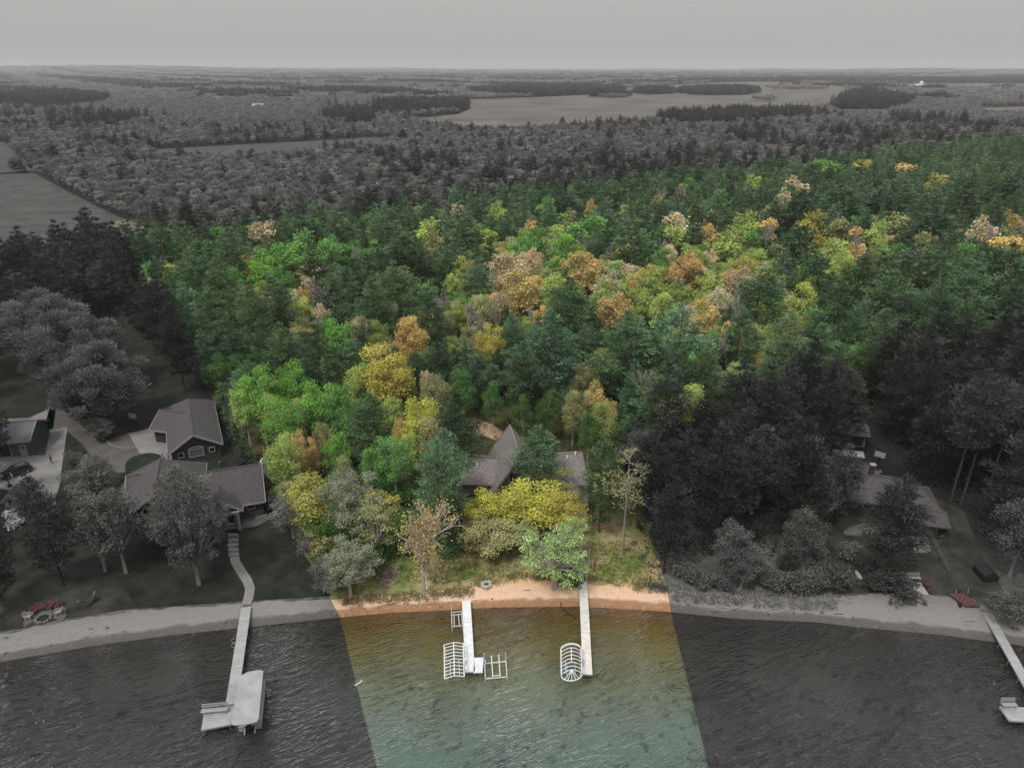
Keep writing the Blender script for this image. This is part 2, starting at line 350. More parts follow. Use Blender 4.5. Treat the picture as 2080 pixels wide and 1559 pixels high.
tag(grid_mesh('lake_bed', sorted(xs), [v for v in ss if v <= 0] + [.6], m, -.02), 'sandy lake bottom with dark weed patches seen through the shallow water', kind='structure')
# water surface: low real waves
m, nt, out = newmat('lake_water')
tr = N(nt, 'ShaderNodeBsdfTransparent'); tr.inputs[0].default_value = (.90, .90, .86, 1)
gl = N(nt, 'ShaderNodeBsdfGlossy'); gl.inputs['Roughness'].default_value = .06; gl.inputs[0].default_value = (1, 1, 1, 1)
g = N(nt, 'ShaderNodeNewGeometry')
mp = N(nt, 'ShaderNodeMapping', vector_type='TEXTURE'); nt.links.new(g.outputs['Position'], mp.inputs[0]); mp.inputs['Rotation'].default_value = (0, 0, math.radians(24)); mp.inputs['Scale'].default_value = (3.0, .85, 1)
n1 = N(nt, 'ShaderNodeTexNoise'); n1.inputs['Scale'].default_value = 1.7; n1.inputs['Detail'].default_value = 4; n1.inputs['Roughness'].default_value = .55; n1.inputs['Distortion'].default_value = .5; nt.links.new(mp.outputs[0], n1.inputs['Vector'])
n2 = N(nt, 'ShaderNodeTexNoise'); n2.inputs['Scale'].default_value = .09; n2.inputs['Detail'].default_value = 3; nt.links.new(g.outputs['Position'], n2.inputs['Vector'])
am = N(nt, 'ShaderNodeMapRange'); nt.links.new(n2.outputs['Fac'], am.inputs[0]); am.inputs[1].default_value = .35; am.inputs[2].default_value = .65; am.inputs[3].default_value = .3; am.inputs[4].default_value = 1.25
n3 = N(nt, 'ShaderNodeTexNoise'); n3.inputs['Scale'].default_value = .95; n3.inputs['Detail'].default_value = 3; n3.inputs['Distortion'].default_value = .8; nt.links.new(mp.outputs[0], n3.inputs['Vector'])
r3 = N(nt, 'ShaderNodeMath', operation='SUBTRACT'); nt.links.new(n3.outputs['Fac'], r3.inputs[0]); r3.inputs[1].default_value = .5
r4 = N(nt, 'ShaderNodeMath', operation='ABSOLUTE'); nt.links.new(r3.outputs[0], r4.inputs[0])
r5 = N(nt, 'ShaderNodeMath', operation='MULTIPLY_ADD'); nt.links.new(r4.outputs[0], r5.inputs[0]); r5.inputs[1].default_value = 2.8
r6 = N(nt, 'ShaderNodeMath', operation='MULTIPLY'); nt.links.new(n1.outputs['Fac'], r6.inputs[0]); r6.inputs[1].default_value = .6; nt.links.new(r6.outputs[0], r5.inputs[2])
hm = N(nt, 'ShaderNodeMath', operation='MULTIPLY'); nt.links.new(r5.outputs[0], hm.inputs[0]); nt.links.new(am.outputs[0], hm.inputs[1])
bp = N(nt, 'ShaderNodeBump'); bp.inputs['Strength'].default_value = 1; bp.inputs['Distance'].default_value = .68; nt.links.new(hm.outputs[0], bp.inputs['Height'])
fr = N(nt, 'ShaderNodeFresnel'); fr.inputs['IOR'].default_value = 1.33; nt.links.new(bp.outputs[0], fr.inputs['Normal']); bpw = N(nt, 'ShaderNodeBump'); bpw.inputs['Strength'].default_value = 1; bpw.inputs['Distance'].default_value = .16; nt.links.new(hm.outputs[0], bpw.inputs['Height']); nt.links.new(bpw.outputs[0], gl.inputs['Normal'])
gnm = N(nt, 'ShaderNodeGroup'); gnm.node_tree = mask_group('ground')
glc = N(nt, 'ShaderNodeMapRange'); nt.links.new(gnm.outputs[0], glc.inputs[0]); glc.inputs[3].default_value = .55; glc.inputs[4].default_value = 1.0
nt.links.new(glc.outputs[0], gl.inputs[0])
# silty water: part of the light is scattered back by the water itself, shaded by the waves
sd2 = N(nt, 'ShaderNodeBsdfDiffuse'); nt.links.new(bp.outputs[0], sd2.inputs['Normal'])
sxy = N(nt, 'ShaderNodeSeparateXYZ'); nt.links.new(g.outputs['Position'], sxy.inputs[0])
ry = N(nt, 'ShaderNodeMapRange'); nt.links.new(sxy.outputs[1], ry.inputs[0]); ry.inputs[1].default_value = 74; ry.inputs[2].default_value = 47
rgb = N(nt, 'ShaderNodeValToRGB'); nt.links.new(ry.outputs[0], rgb.inputs[0]); e = rgb.color_ramp.elements
e[0].position = 0; e[0].color = (.12, .065, .025, 1); e[1].position = 1; e[1].color = (.095, .16, .14, 1)
for p, c in ((.14, (.13, .095, .03, 1)), (.30, (.15, .14, .06, 1)), (.48, (.15, .17, .105, 1)), (.70, (.13, .18, .14, 1))):
    k = rgb.color_ramp.elements.new(p); k.color = c
vo = N(nt, 'ShaderNodeTexNoise'); vo.inputs['Scale'].default_value = .62; vo.inputs['Detail'].default_value = 2.0; nt.links.new(g.outputs['Position'], vo.inputs['Vector'])
w1 = N(nt, 'ShaderNodeMapRange'); nt.links.new(vo.outputs['Fac'], w1.inputs[0]); w1.inputs[1].default_value = .61; w1.inputs[2].default_value = .65
w2 = N(nt, 'ShaderNodeMapRange'); nt.links.new(sxy.outputs[1], w2.inputs[0]); w2.inputs[1].default_value = 65; w2.inputs[2].default_value = 60
w3 = N(nt, 'ShaderNodeMath', operation='MULTIPLY'); nt.links.new(w1.outputs[0], w3.inputs[0]); nt.links.new(w2.outputs[0], w3.inputs[1])
w4 = N(nt, 'ShaderNodeMath', operation='MULTIPLY'); nt.links.new(w3.outputs[0], w4.inputs[0]); w4.inputs[1].default_value = .75
wm = N(nt, 'ShaderNodeMix', data_type='RGBA'); nt.links.new(w4.outputs[0], wm.inputs[0]); nt.links.new(rgb.outputs[0], wm.inputs[6]); wm.inputs[7].default_value = (.02, .05, .055, 1)
cloudy = noise_col(nt, wm.outputs[2], (.17, .19, .15), .22, 6, .55, .95)
nt.links.new(masked(nt, cloudy, 'ground', .31), sd2.inputs['Color'])
m0 = N(nt, 'ShaderNodeMixShader'); m0.inputs[0].default_value = .5; nt.links.new(tr.outputs[0], m0.inputs[1]); nt.links.new(sd2.outputs[0], m0.inputs[2])
m1 = N(nt, 'ShaderNodeMixShader'); nt.links.new(fr.outputs[0], m1.inputs[0]); nt.links.new(m0.outputs[0], m1.inputs[1]); nt.links.new(gl.outputs[0], m1.inputs[2])
nt.links.new(m1.outputs[0], out.inputs[0])
XW, YW = np.meshgrid(np.linspace(-400, 400, 60), np.linspace(-300, 0, 30))
mb = MB(); mb.quad((-26000, -2000, 0), (26000, -2000, 0), (26000, 110, 0), (-26000, 110, 0))
o = mb.build('lake_water', m); tag(o, 'rippled lake water, brown by the beach turning green outwards', kind='structure')

# flat sheets laid on the ground
def patch(name, poly, m, k, label=None, z=GZ, world=False, kind='structure'):
    pts = [(*(p if world else at(*p, z)), z + .004 * k) for p in poly]
    bm = bmesh.new(); f = bm.faces.new([bm.verts.new(p) for p in pts]); bmesh.ops.triangulate(bm, faces=[f])
    bmesh.ops.recalc_face_normals(bm, faces=bm.faces)
    if sum(f.normal.z * f.calc_area() for f in bm.faces) < 0: bmesh.ops.reverse_faces(bm, faces=bm.faces)
    me = bpy.data.meshes.new(name); bm.to_mesh(me); bm.free(); me.materials.append(m)
    o = bpy.data.objects.new(name, me); S.collection.objects.link(o); tag(o, label, kind=kind); return o
def smooth_poly(pts, n=4):
    out = []; k = len(pts)
    for i in range(k):
        p0, p1, p2, p3 = [pts[(i + j) % k] for j in (-1, 0, 1, 2)]
        for t in range(n):
            t /= n
            out.append(tuple(.5 * (2 * p1[a] + (p2[a] - p0[a]) * t + (2 * p0[a] - 5 * p1[a] + 4 * p2[a] - p3[a]) * t * t + (3 * p1[a] - p0[a] - 3 * p2[a] + p3[a]) * t ** 3) for a in (0, 1)))
    return out
patch('lawn', [(0, 1283), (0, 640), (205, 600), (260, 640), (470, 880), (560, 1020), (650, 1180), (672, 1208), (480, 1220), (250, 1238), (120, 1258)], M['lawn_dark'], 1, 'dark mown lawn round the two left houses')
patch('worn_lawn', smooth_poly([(20, 1275), (10, 1200), (120, 1170), (230, 1180), (262, 1232), (120, 1256)]), M['lawn_worn'], 2, 'thin worn grass behind the left beach')
patch('lawn', [(1660, 1208), (1650, 1140), (1690, 1080), (1720, 1020), (1900, 1010), (1960, 1040), (1990, 1120), (2070, 1250), (1960, 1210), (1790, 1203)], M['lawn_worn'], 1, 'dark rough lawn below the right house')
patch('meadow', [(-60, 356), (70, 352), (150, 395), (240, 440), (330, 472), (300, 500), (240, 520), (-60, 640)], M['field'], 1, 'pale open field left of the wood')
patch('meadow', [(-60, 286), (10, 290), (75, 347), (-60, 352)], M['field'], 1, 'narrow field strip at the far left')
patch('meadow', [(300, 312), (320, 303), (420, 297), (600, 288), (760, 278), (810, 283), (770, 300), (640, 318), (500, 330), (320, 326)], M['field'], 1, 'long pale meadow strip in the far woods')
patch('meadow', [(640, 223), (760, 221), (845, 226), (840, 236), (700, 236)], M['marsh'], 1, 'small clearing left of the marsh')
patch('meadow', [(1690, 222), (1800, 222), (1805, 236), (1700, 238)], M['marsh'], 1, 'thin pale clearing right of the marsh')
patch('meadow', [(1985, 218), (2140, 216), (2140, 238), (2000, 238)], M['marsh'], 1, 'pale clearing at the far right edge')
patch('meadow', [(1780, 170), (2160, 169), (2160, 180), (1800, 180)], M['marsh'], 1, 'pale field by the white farm building')
patch('road', [(1205, 318), (1240, 303), (1262, 303), (1235, 322)], M['marsh'], 1, 'short pale stretch of road in the woods')
MARSH = [(790, 246), (900, 262), (1010, 270), (1180, 262), (1300, 252), (1400, 244), (1500, 236), (1690, 222), (1725, 195), (1720, 176), (1560, 165), (1450, 168), (1280, 178), (1250, 190), (1080, 198), (895, 204), (955, 220), (930, 232)]
patch('marsh', MARSH, M['marsh'], 1, 'wide pale marsh in the middle distance')
MEADOWS = [[(-60, 348), (70, 352), (150, 395), (240, 440), (330, 472), (310, 492), (240, 525), (60, 560), (-60, 640)], [(-60, 280), (10, 290), (75, 347), (-60, 352)],
           [(300, 312), (320, 303), (420, 297), (600, 288), (760, 278), (810, 283), (770, 300), (640, 318), (500, 330), (320, 326)], [(640, 223), (760, 221), (845, 226), (840, 236), (700, 236)],
           [(1690, 222), (1800, 222), (1805, 236), (1700, 238)], [(1985, 218), (2140, 216), (2140, 238), (2000, 238)], [(1780, 170), (2160, 169), (2160, 180), (1800, 180)],
           [(1205, 318), (1240, 303), (1262, 303), (1235, 322)], MARSH]

# driveways and paths of the left neighbour
patch('driveway', [(118, 818), (150, 850), (205, 900), (262, 878), (330, 930), (300, 955), (240, 960), (205, 950), (165, 900), (128, 868), (88, 875), (100, 830)], M['asphalt'], 3, 'dark asphalt drive between workshop and garage')
patch('driveway', [(262, 880), (335, 862), (395, 940), (378, 960), (345, 960), (320, 935), (285, 920)], M['concrete'], 4, 'pale concrete court in front of the grey garage')
patch('driveway', smooth_poly([(-40, 852), (60, 848), (95, 832), (115, 820), (108, 870), (66, 882), (-20, 890)], 1), M['concrete'], 3, 'concrete apron behind the metal-roofed workshop')
patch('driveway', [(102, 874), (137, 867), (120, 990), (112, 1010), (115, 1035), (78, 1060), (55, 1000), (0, 992), (-60, 990), (-60, 930), (92, 924)], M['concrete'], 5, 'wide concrete drive with the parked car and the person')
patch('gravel_bed', [(66, 882), (102, 874), (92, 924), (66, 930)], M['gravel'], 4, 'gravel bed beside the workshop')
for nm, pl in (('left', [(254, 948), (262, 932), (285, 922), (312, 920), (335, 930), (332, 950), (300, 966), (262, 968)]), ('right', [(356, 940), (372, 922), (400, 913), (480, 905), (510, 930), (520, 960), (420, 965), (365, 962)])):
    patch('lawn', smooth_poly(pl), M['lawn_dark'], 6, 'rounded lawn island on the %s side of the concrete drive' % nm)
mb = MB()
def stripe(mb, pts, w, z):
    P = [Vector((*at(*p, z), z)) for p in pts]
    for a_, b_ in zip(P[:-1], P[1:]):
        d = (b_ - a_).normalized(); n = Vector((-d.y, d.x, 0)) * w / 2; mb.quad(a_ - n, b_ - n, b_ + n, a_ + n)
stripe(mb, [(216, 893), (222, 902), (240, 908), (262, 909), (300, 902), (322, 890), (335, 878)], .16, GZ + .030)
o = mb.build('court_line', M['paintline']); tag(o, 'curved pale court line across the drive', kind='structure')
mb = MB(); stripe(mb, [(262, 880), (285, 920)], .14, GZ + .034); stripe(mb, [(300, 876), (308, 893), (266, 900)], .12, GZ + .034)
o = mb.build('court_line', M['paintline']); tag(o, 'straight pale key lines in front of the garage', kind='structure')
# path from the left house down to its dock
pth = [(475, 1085), (475, 1120), (478, 1140), (490, 1160), (503, 1180), (508, 1195), (505, 1212), (500, 1228)]
ws = [1.1] * 8
def ribbon(name, pts, w, m, k, label, z=GZ):
    P = [Vector((*at(*p, z), z + .004 * k)) for p in pts]; mb = MB(); L = []; R = []
    for i_, p in enumerate(P):
        d = (P[min(i_ + 1, len(P) - 1)] - P[max(i_ - 1, 0)]).normalized(); n = Vector((-d.y, d.x, 0)) * w / 2; L.append(p + n); R.append(p - n)
    for i_ in range(len(P) - 1): mb.quad(L[i_], R[i_], R[i_ + 1], L[i_ + 1])
    o = mb.build(name, m); tag(o, label, kind='structure'); return o
ribbon('path', pth, 1.25, M['concrete'], 6, 'curving concrete path from the left house to its dock')
st = thing('garden_steps', (*at(475, 1100), GZ), 'concrete garden steps above the curving path', 'steps')
for k in range(5):
    mb = MB(); c = Vector((*at(474.5, 1128 - k * 9), GZ + .10 + .06 * k)); mb.box(c, (1.5, .38, .2 + .12 * k)); mb.build('step', M['concrete'], st)
patch('patio', smooth_poly([(440, 1052), (480, 1048), (545, 1044), (550, 1050), (520, 1068), (470, 1074), (440, 1070)]), M['concrete2'], 6, 'paved terrace with planting in front of the left house')
ribbon('path', [(478, 1052), (510, 1046), (540, 1044)], 1.0, M['concrete'], 7, 'pale walk along the front of the left house')
patch('patio', smooth_poly([(50, 1272), (48, 1262), (60, 1248), (80, 1236), (105, 1229), (128, 1230), (135, 1242), (128, 1258), (112, 1256), (96, 1250), (78, 1254), (62, 1264)]), M['concrete2'], 4, 'crescent of paving round the left fire pit', z=.8)
# central cabin
patch('driveway', smooth_poly([(930, 850), (975, 853), (1010, 868), (1030, 885), (1020, 900), (985, 885), (940, 880)]), M['dirt'], 2, 'dirt drive behind the brown-roofed cabin')
patch('path', smooth_poly([(1162, 958), (1175, 970), (1196, 1010), (1190, 1028), (1182, 1040), (1172, 1045), (1140, 1040), (1120, 1012), (1150, 1010), (1170, 998)]), M['path'], 3, 'paved walk beside the brown-roofed cabin')
ribbon('path', [(1180, 1030), (1186, 1070), (1188, 1110), (1186, 1150), (1184, 1176)], 1.2, M['path'], 4, 'straight paved walk down to the right-hand white dock')
patch('bare_soil', smooth_poly([(765, 1165), (780, 1150), (800, 1150), (812, 1165), (800, 1185), (785, 1192), (772, 1182)]), mat('ashy_soil', (.30, .22, .20), (.18, .13, .10), 1.5, .95, detail=8), 3, 'bare pinkish soil patch under the dead willow')
# right neighbour
patch('driveway', smooth_poly([(1650, 935), (1700, 935), (1770, 945), (1790, 960), (1730, 975), (1660, 955)]), M['asphalt'], 3, 'asphalt drive behind the right house')
patch('patio', smooth_poly([(1715, 1085), (1725, 1070), (1760, 1062), (1790, 1068), (1800, 1080), (1760, 1086)]), M['concrete2'], 3, 'pale round terrace before the right house')
patch('patio', [(1852, 1090), (1884, 1090), (1892, 1122), (1857, 1122)], M['concrete2'], 3, 'slab landing below the right house')
patch('path', [(1857, 1122), (1890, 1122), (1925, 1165), (1900, 1170)], M['lawn_worn'], 4, 'worn sloping track below the slab landing')
patch('patio', [(1846, 1182), (1870, 1182), (1888, 1209), (1834, 1205)], M['grey_white'], 3, 'small white terrace at the top of the right beach')

# ------------------------------------------------------------------ buildings
def window(root, c, u, n, w, h, name='window', fm='trim', pane='glass_dark', t=.12):
    c = Vector(c); u = Vector(u).normalized(); n = Vector(n).normalized(); Z = Vector((0, 0, 1))
    mb = MB(); a = c - u * w / 2 - Z * h / 2 + n * .05; b_ = a + u * w; d = a + Z * h; e_ = b_ + Z * h
    for p, q in ((a, b_), (d, e_)): mb.beam(p - u * t * .5, q + u * t * .5, t, t)
    for p, q in ((a, d), (b_, e_)): mb.beam(p, q, t, t)
    f = mb.build(name, M[fm], root)
    m2 = MB(); m2.prism([a, b_, e_, d], -n * .08); o = m2.build('pane', M[pane], root); o.parent = f
    return f
def gable(root, A, B, hw, ze, zr, roofm, wallm, trimm='trim', over=.55, hipA=0, hipB=0, z0=GZ, tag_wall='wall', base=None):
    """gabled or hipped block: ridge from A to B (x, y), half width hw, eaves at ze, ridge at zr"""
    A = Vector((*A, 0)); B = Vector((*B, 0)); d = (B - A).normalized(); n = Vector((-d.y, d.x, 0)); Z = Vector((0, 0, 1)); L = (B - A).length
    sl_ = (zr - ze) / hw
    c = [A + n * hw, A - n * hw, B - n * hw, B + n * hw]
    mb = MB()
    if hipA or hipB:
        mb.prism([p + Z * z0 for p in c], Z * (ze - z0 - .02))
    ga = [A + n * hw + Z * ze, A + Z * (zr - .06), A - n * hw + Z * ze, A - n * hw + Z * z0, A + n * hw + Z * z0]
    if not (hipA or hipB): mb.prism(ga, d * L)
    w = mb.build(tag_wall, M[wallm], root)
    if hipB and not hipA:
        g2 = MB(); g2.prism([A + n * hw * .98 + Z * (ze - .05), A + Z * (zr - .1), A - n * hw * .98 + Z * (ze - .05)], d * 2); g2.build('gable_wall', M[wallm], root)
    if hipA and not hipB:
        g2 = MB(); g2.prism([B + n * hw * .98 + Z * (ze - .05), B + Z * (zr - .1), B - n * hw * .98 + Z * (ze - .05)], -d * 2); g2.build('gable_wall', M[wallm], root)
    ho = hw + over; zo = ze - over * sl_
    a = A - d * over; b_ = B + d * over
    rA = (A + d * hipA) if hipA else a; rB = (B - d * hipB) if hipB else b_
    th = -Z * .14
    for sg in (1, -1):
        r_ = MB(); r_.prism([a + n * sg * ho + Z * zo, b_ + n * sg * ho + Z * zo, rB + Z * zr, rA + Z * zr], th); r_.build('roof', M[roofm], root)
        f = MB(); f.beam(a + n * sg * (ho + .02) + Z * (zo - .13), b_ + n * sg * (ho + .02) + Z * (zo - .13), .08, .26); f.build('fascia', M[trimm], root)
    for hip, e0, r0, s_ in ((hipA, a, rA, -1), (hipB, b_, rB, 1)):
        if hip:
            r_ = MB(); r_.prism([e0 + n * ho + Z * zo, e0 - n * ho + Z * zo, r0 + Z * zr], th); r_.build('roof', M[roofm], root)
        else:
            f = MB()
            for sg in (1, -1): f.beam(e0 + d * s_ * .04 + n * sg * ho + Z * (zo - .1), e0 + d * s_ * .04 + Z * (zr - .08), .10, .34)
            f.build('rake_board', M[trimm], root)
    rc = MB(); rc.beam(rA + Z * (zr + .03), rB + Z * (zr + .03), .3, .06); rc.build('ridge_cap', M[roofm], root)
    if base:
        bb = MB()
        for p, q in ((c[0], c[1]), (c[1], c[2]), (c[2], c[3]), (c[3], c[0])):
            o_ = (p + q) / 2 - (A + B) / 2; o_.normalize(); bb.beam(p + o_ * .06 + Z * (z0 + .5), q + o_ * .06 + Z * (z0 + .5), .14, 1.0)
        bb.build('stone_base', M[base], root)
    return d, n
hA = thing('neighbour_house', (-50, 95, GZ), 'big grey-shingled house with white-trimmed gables and crossing wings behind the left lawn', 'house')
gable(hA, (-57.5, 102.5), (-52.6, 88.6), 5.6, 4.2, 8.2, 'roof_grey', 'siding', hipA=4, base='stone_base')
gable(hA, (-54.2, 94.0), (-40.6, 98.6), 4.8, 3.9, 7.3, 'roof_grey', 'siding', base='stone_base')
gable(hA, (-46.6, 97.2), (-44.2, 90.6), 2.7, 3.9, 5.9, 'roof_grey', 'siding')
gable(hA, (-56.5, 98.4), (-60.6, 97.2), 2.4, 4.3, 6.0, 'roof_grey', 'siding')
dd = Vector((-2.4 + 4.9, -6.6 - 1, 0)); uA = Vector((13.6, 4.6, 0)).normalized(); nA = Vector((4.6, -13.6, 0)).normalized()
P0 = Vector((-52.6, 88.6, 0))
for k in (-3.6, -1.2, 1.2, 3.6): window(hA, P0 + nA * .05 + uA * k + Vector((0, 0, 2.2)), uA, nA, 1.5, 2.0)
for k in (-1.1, 1.1): window(hA, P0 + nA * .05 + uA * k + Vector((0, 0, 5.2)), uA, nA, 1.4, 1.3)
P1 = Vector((-44.2, 90.6, 0))
window(hA, P1 + nA * .05 + uA * 1.3 + Vector((0, 0, 2.3)), uA, nA, 1.2, 2.2, 'door'); window(hA, P1 + nA * .05 - uA * .9 + Vector((0, 0, 2.4)), uA, nA, 1.9, 1.5)
P2 = Vector((-41.6, 98.2, 0)) + nA * 4.85
window(hA, P2 + uA * -.6 + Vector((0, 0, 2.9)), uA, nA, 1.1, 1.1)
for k in (-2.6, 2.5):
    mb = MB(); p = P1 + nA * 1.6 + uA * k; mb.beam(p + Vector((0, 0, GZ)), p + Vector((0, 0, 4.0)), .34); mb.build('porch_post', M['trim'], hA)
mb = MB(); mb.beam(P1 + nA * 1.6 - uA * 2.8 + Vector((0, 0, 4.05)), P1 + nA * 1.6 + uA * 2.8 + Vector((0, 0, 4.05)), .3); mb.build('porch_beam', M['trim'], hA)
mb = MB(); mb.box((-46.2, 97.6, 7.6), (.5, .5, 1.4)); mb.build('chimney', M['stone_base'], hA)
# garage of the left neighbour
hG = thing('detached_garage', (-59, 117, GZ), 'detached grey-shingled garage with arched window and open side door beside the court', 'garage')
gable(hG, (-64.6, 128.5), (-56.2, 110.8), 4.0, 3.8, 6.3, 'roof_grey', 'siding', hipA=3.5, base='stone_base')
gable(hG, (-60.5, 119.8), (-66.2, 121.1), 3.3, 3.9, 5.9, 'roof_grey', 'siding')
dg = Vector((8.4, -17.7, 0)).normalized(); ng = Vector((-dg.y, dg.x, 0)); PG = Vector((-56.2, 110.8, 0))
for k, w_, h_ in ((-2.5, .9, .9), (0, 2.4, 1.5), (2.6, .9, .9)): window(hG, PG + dg * .12 + ng * k + Vector((0, 0, 2.6)), ng, dg, w_, h_, pane='concrete2' if k == 0 else 'glass_dark')
arc = MB()
for k in range(6):
    t0, t1 = math.pi * k / 6, math.pi * (k + 1) / 6
    arc.beam(PG + dg * .2 + ng * 1.25 * math.cos(t0) + Vector((0, 0, 3.3 + .5 * math.sin(t0))), PG + dg * .2 + ng * 1.25 * math.cos(t1) + Vector((0, 0, 3.3 + .5 * math.sin(t1))), .12)
arc.build('window_arch', M['trim'], hG)
ws_ = Vector((-60.5, 119.8, 0)) + Vector((-7.5, 1.7, 0)).normalized() * 7.75; wd = Vector((-7.5, 1.7, 0)).normalized(); ws_ = Vector((-60.5, 119.8, 0)) + wd * 5.87; wnn = Vector((wd.y, -wd.x, 0))
window(hG, ws_ + wd * .02 + wnn * -1.2 + Vector((0, 0, 2.0)), wnn, wd, 2.2, 2.3, 'garage_door', pane='ash')  # black sheet in the open doorway, interior shade put in as colour
PS = Vector((-56.2, 110.8, 0)) - dg * 2 - ng * 4.45
for k in (0, 1):
    mb = MB(); p = PG - ng * (4.6 + .9 * k) - dg * (.3 - .1 * k) ; mb.beam(p + Vector((0, 0, GZ)), p + Vector((0, 0, 3.7)), .3); mb.build('porch_post', M['trim'], hG)
# workshop
hW = thing('workshop', (-92, 117, GZ), 'low workshop with smooth metal roof and open garage bay at the left edge', 'workshop')
gable(hW, (-99.6, 114.6), (-87.9, 116.8), 3.9, 4.0, 5.9, 'roof_metal', 'blue_siding', over=.4)
dw = Vector((11.7, 2.2, 0)).normalized(); nw = Vector((dw.y, -dw.x, 0))
if nw.y > 0: nw = -nw
PW = Vector((-87.9, 116.8, 0)) + nw * 3.92
window(hW, PW - dw * 1.2 + Vector((0, 0, 1.95)), dw, nw, 1.0, 2.1, 'door', pane='grey_white')
window(hW, PW - dw * 1.2 + nw * .06 + Vector((0, 0, 2.45)), dw, nw, .5, .5, 'door_window', t=.05)
window(hW, PW - dw * 5.2 + Vector((0, 0, 2.1)), dw, nw, 3.8, 2.5, 'garage_door', pane='ash')  # no real panel in the open bay: black sheet paints its inner shade
# playhouse
hp = at(32, 1022); hP = thing('playhouse', (*hp, GZ), 'tiny shingled playhouse beside the concrete drive', 'playhouse')
gable(hP, (hp[0] - .2, hp[1] + 1.2), (hp[0] + .3, hp[1] - 1.2), 1.0, 2.4, 3.3, 'roof_grey', 'trim', over=.25)
window(hP, (hp[0] + .32, hp[1] - 1.22, 1.7), (1, .2, 0), (.2, -1, 0), .7, 1.3, 'door', t=.08)
# central cabin
hC = thing('cabin', (2, 101, GZ), 'brown-shingled cabin with a steep pointed centre roof and two low wings behind the yellow trees', 'cabin')
gable(hC, (-.3, 108.2), (1.3, 98.6), 4.2, 3.2, 9.0, 'roof_brown', 'tan_wall', 'trim_brown', over=.7)
gable(hC, (-9.0, 104.2), (-3.0, 103.9), 4.4, 3.4, 5.4, 'roof_brown', 'tan_wall', 'trim_brown')
gable(hC, (1.8, 103.4), (11.2, 104.6), 5.0, 3.4, 6.0, 'roof_brown', 'tan_wall', 'trim_brown')
gable(hC, (4.6, 98.6), (10.2, 99.4), 2.6, 3.1, 4.2, 'roof_brown', 'tan_wall', 'trim_brown', hipB=1.5)
mb = MB(); mb.beam(V3(999, 941, 3.3), V3(1007, 977, 3.0), .16); mb.build('white_gutter', M['white'], hC)
dc = Vector((1.8, -10, 0)).normalized(); nc = Vector((-dc.y, dc.x, 0)); PC = Vector((1.5, 98.2, 0))
for k in (-2.4, 0, 2.4): window(hC, PC + dc * .06 + nc * k + Vector((0, 0, 2.4)), nc, dc, 2.0, 2.6, fm='tan_wall')
for k in (-1.2, 1.2): window(hC, PC + dc * .06 + nc * k + Vector((0, 0, 5.2)), nc, dc, 1.6, 1.8, fm='tan_wall')
window(hC, (10.3, 98.0, 2.0), (0, 1, 0), (1, -.1, 0), 1.6, 1.8)
for p in ((-7.6, 102.6, 5.3), (9.2, 103.2, 5.9), (10.6, 104.0, 6.1), (-5.8, 101.9, 5.0)):
    mb = MB(); mb.tube(Vector(p) - Vector((0, 0, .3)), Vector(p) + Vector((0, 0, .35)), .13); mb.build('roof_vent', M['white'], hC)
# right house
hR = thing('neighbour_house', (59, 94, GZ), 'low dark brown-roofed house with two chimneys among the right pines', 'house')
gable(hR, (54.0, 98.2), (61.0, 96.6), 4.2, 3.8, 5.8, 'roof_grey', 'siding', 'siding')
gable(hR, (60.8, 95.6), (65.6, 94.4), 3.0, 3.9, 5.2, 'roof_grey', 'siding', 'siding', hipB=2)
gable(hR, (59.6, 91.2), (64.8, 90.0), 2.4, 3.3, 4.0, 'roof_grey', 'siding', 'siding')
for p in ((54.6, 97.2), (57.8, 98.8)):
    mb = MB(); mb.box((*p, 5.2), (.7, .6, 3.6)); c_ = mb.build('chimney', M['stone_base'], hR); mb = MB(); mb.box((*p, 7.08), (.9, .8, .16)); o = mb.build('chimney_cap', M['trim'], hR); o.parent = c_
for k in (0, 1.7, 3.4): window(hR, (60.4 + k, 88.45 - k * .24, 2.0), (1, -.24, 0), (-.24, -1, 0), 1.3, 1.6, fm='siding')
for k in (0, 2.2): window(hR, (54.0 + k, 94.3 - k * .22, 2.4), (1, -.22, 0), (-.22, -1, 0), 1.4, 1.4, fm='siding')
hR2 = thing('garage', (65, 118, GZ), 'dark-roofed garage with pale doors hidden in the right pines', 'garage')
gable(hR2, (58.5, 120.6), (66.0, 119.2), 3.4, 3.4, 4.8, 'roof_grey', 'grey_white', 'siding')
for k in (0, 2.9): window(hR2, (61.0 + k, 116.55 - k * .19, 2.0), (1, -.19, 0), (-.19, -1, 0), 2.2, 2.0, 'garage_door', pane='siding')
# covered trailer
tl = thing('covered_trailer', (*at(1720, 940), GZ), 'black trailer under a white flat cover on the right drive', 'trailer')
c = Vector((*at(1720, 940), 0))
mb = MB(); mb.box(c + Vector((0, 0, 1.9)), (4.6, 2.0, 1.7), -.3); mb.build('body', M['dark'], tl)
mb = MB(); mb.box(c + Vector((0, 0, 2.82)), (4.9, 2.2, .16), -.3); mb.build('cover', M['grey_white'], tl)
for sx_ in (-1, 1):
    mb = MB(); p = c + Matrix.Rotation(-.3, 3, 'Z') @ Vector((.5 * sx_, -1.05, 0)); mb.tube(p + Vector((0, -.1, GZ + .35)), p + Vector((0, .1, GZ + .35)), .34, n=14); mb.build('wheel', M['dark'], tl)
mb = MB(); mb.beam(c + Vector((-2.2, .7, 1.1)), c + Vector((-3.6, 1.1, .95)), .12); mb.build('tow_bar', M['trim'], tl)

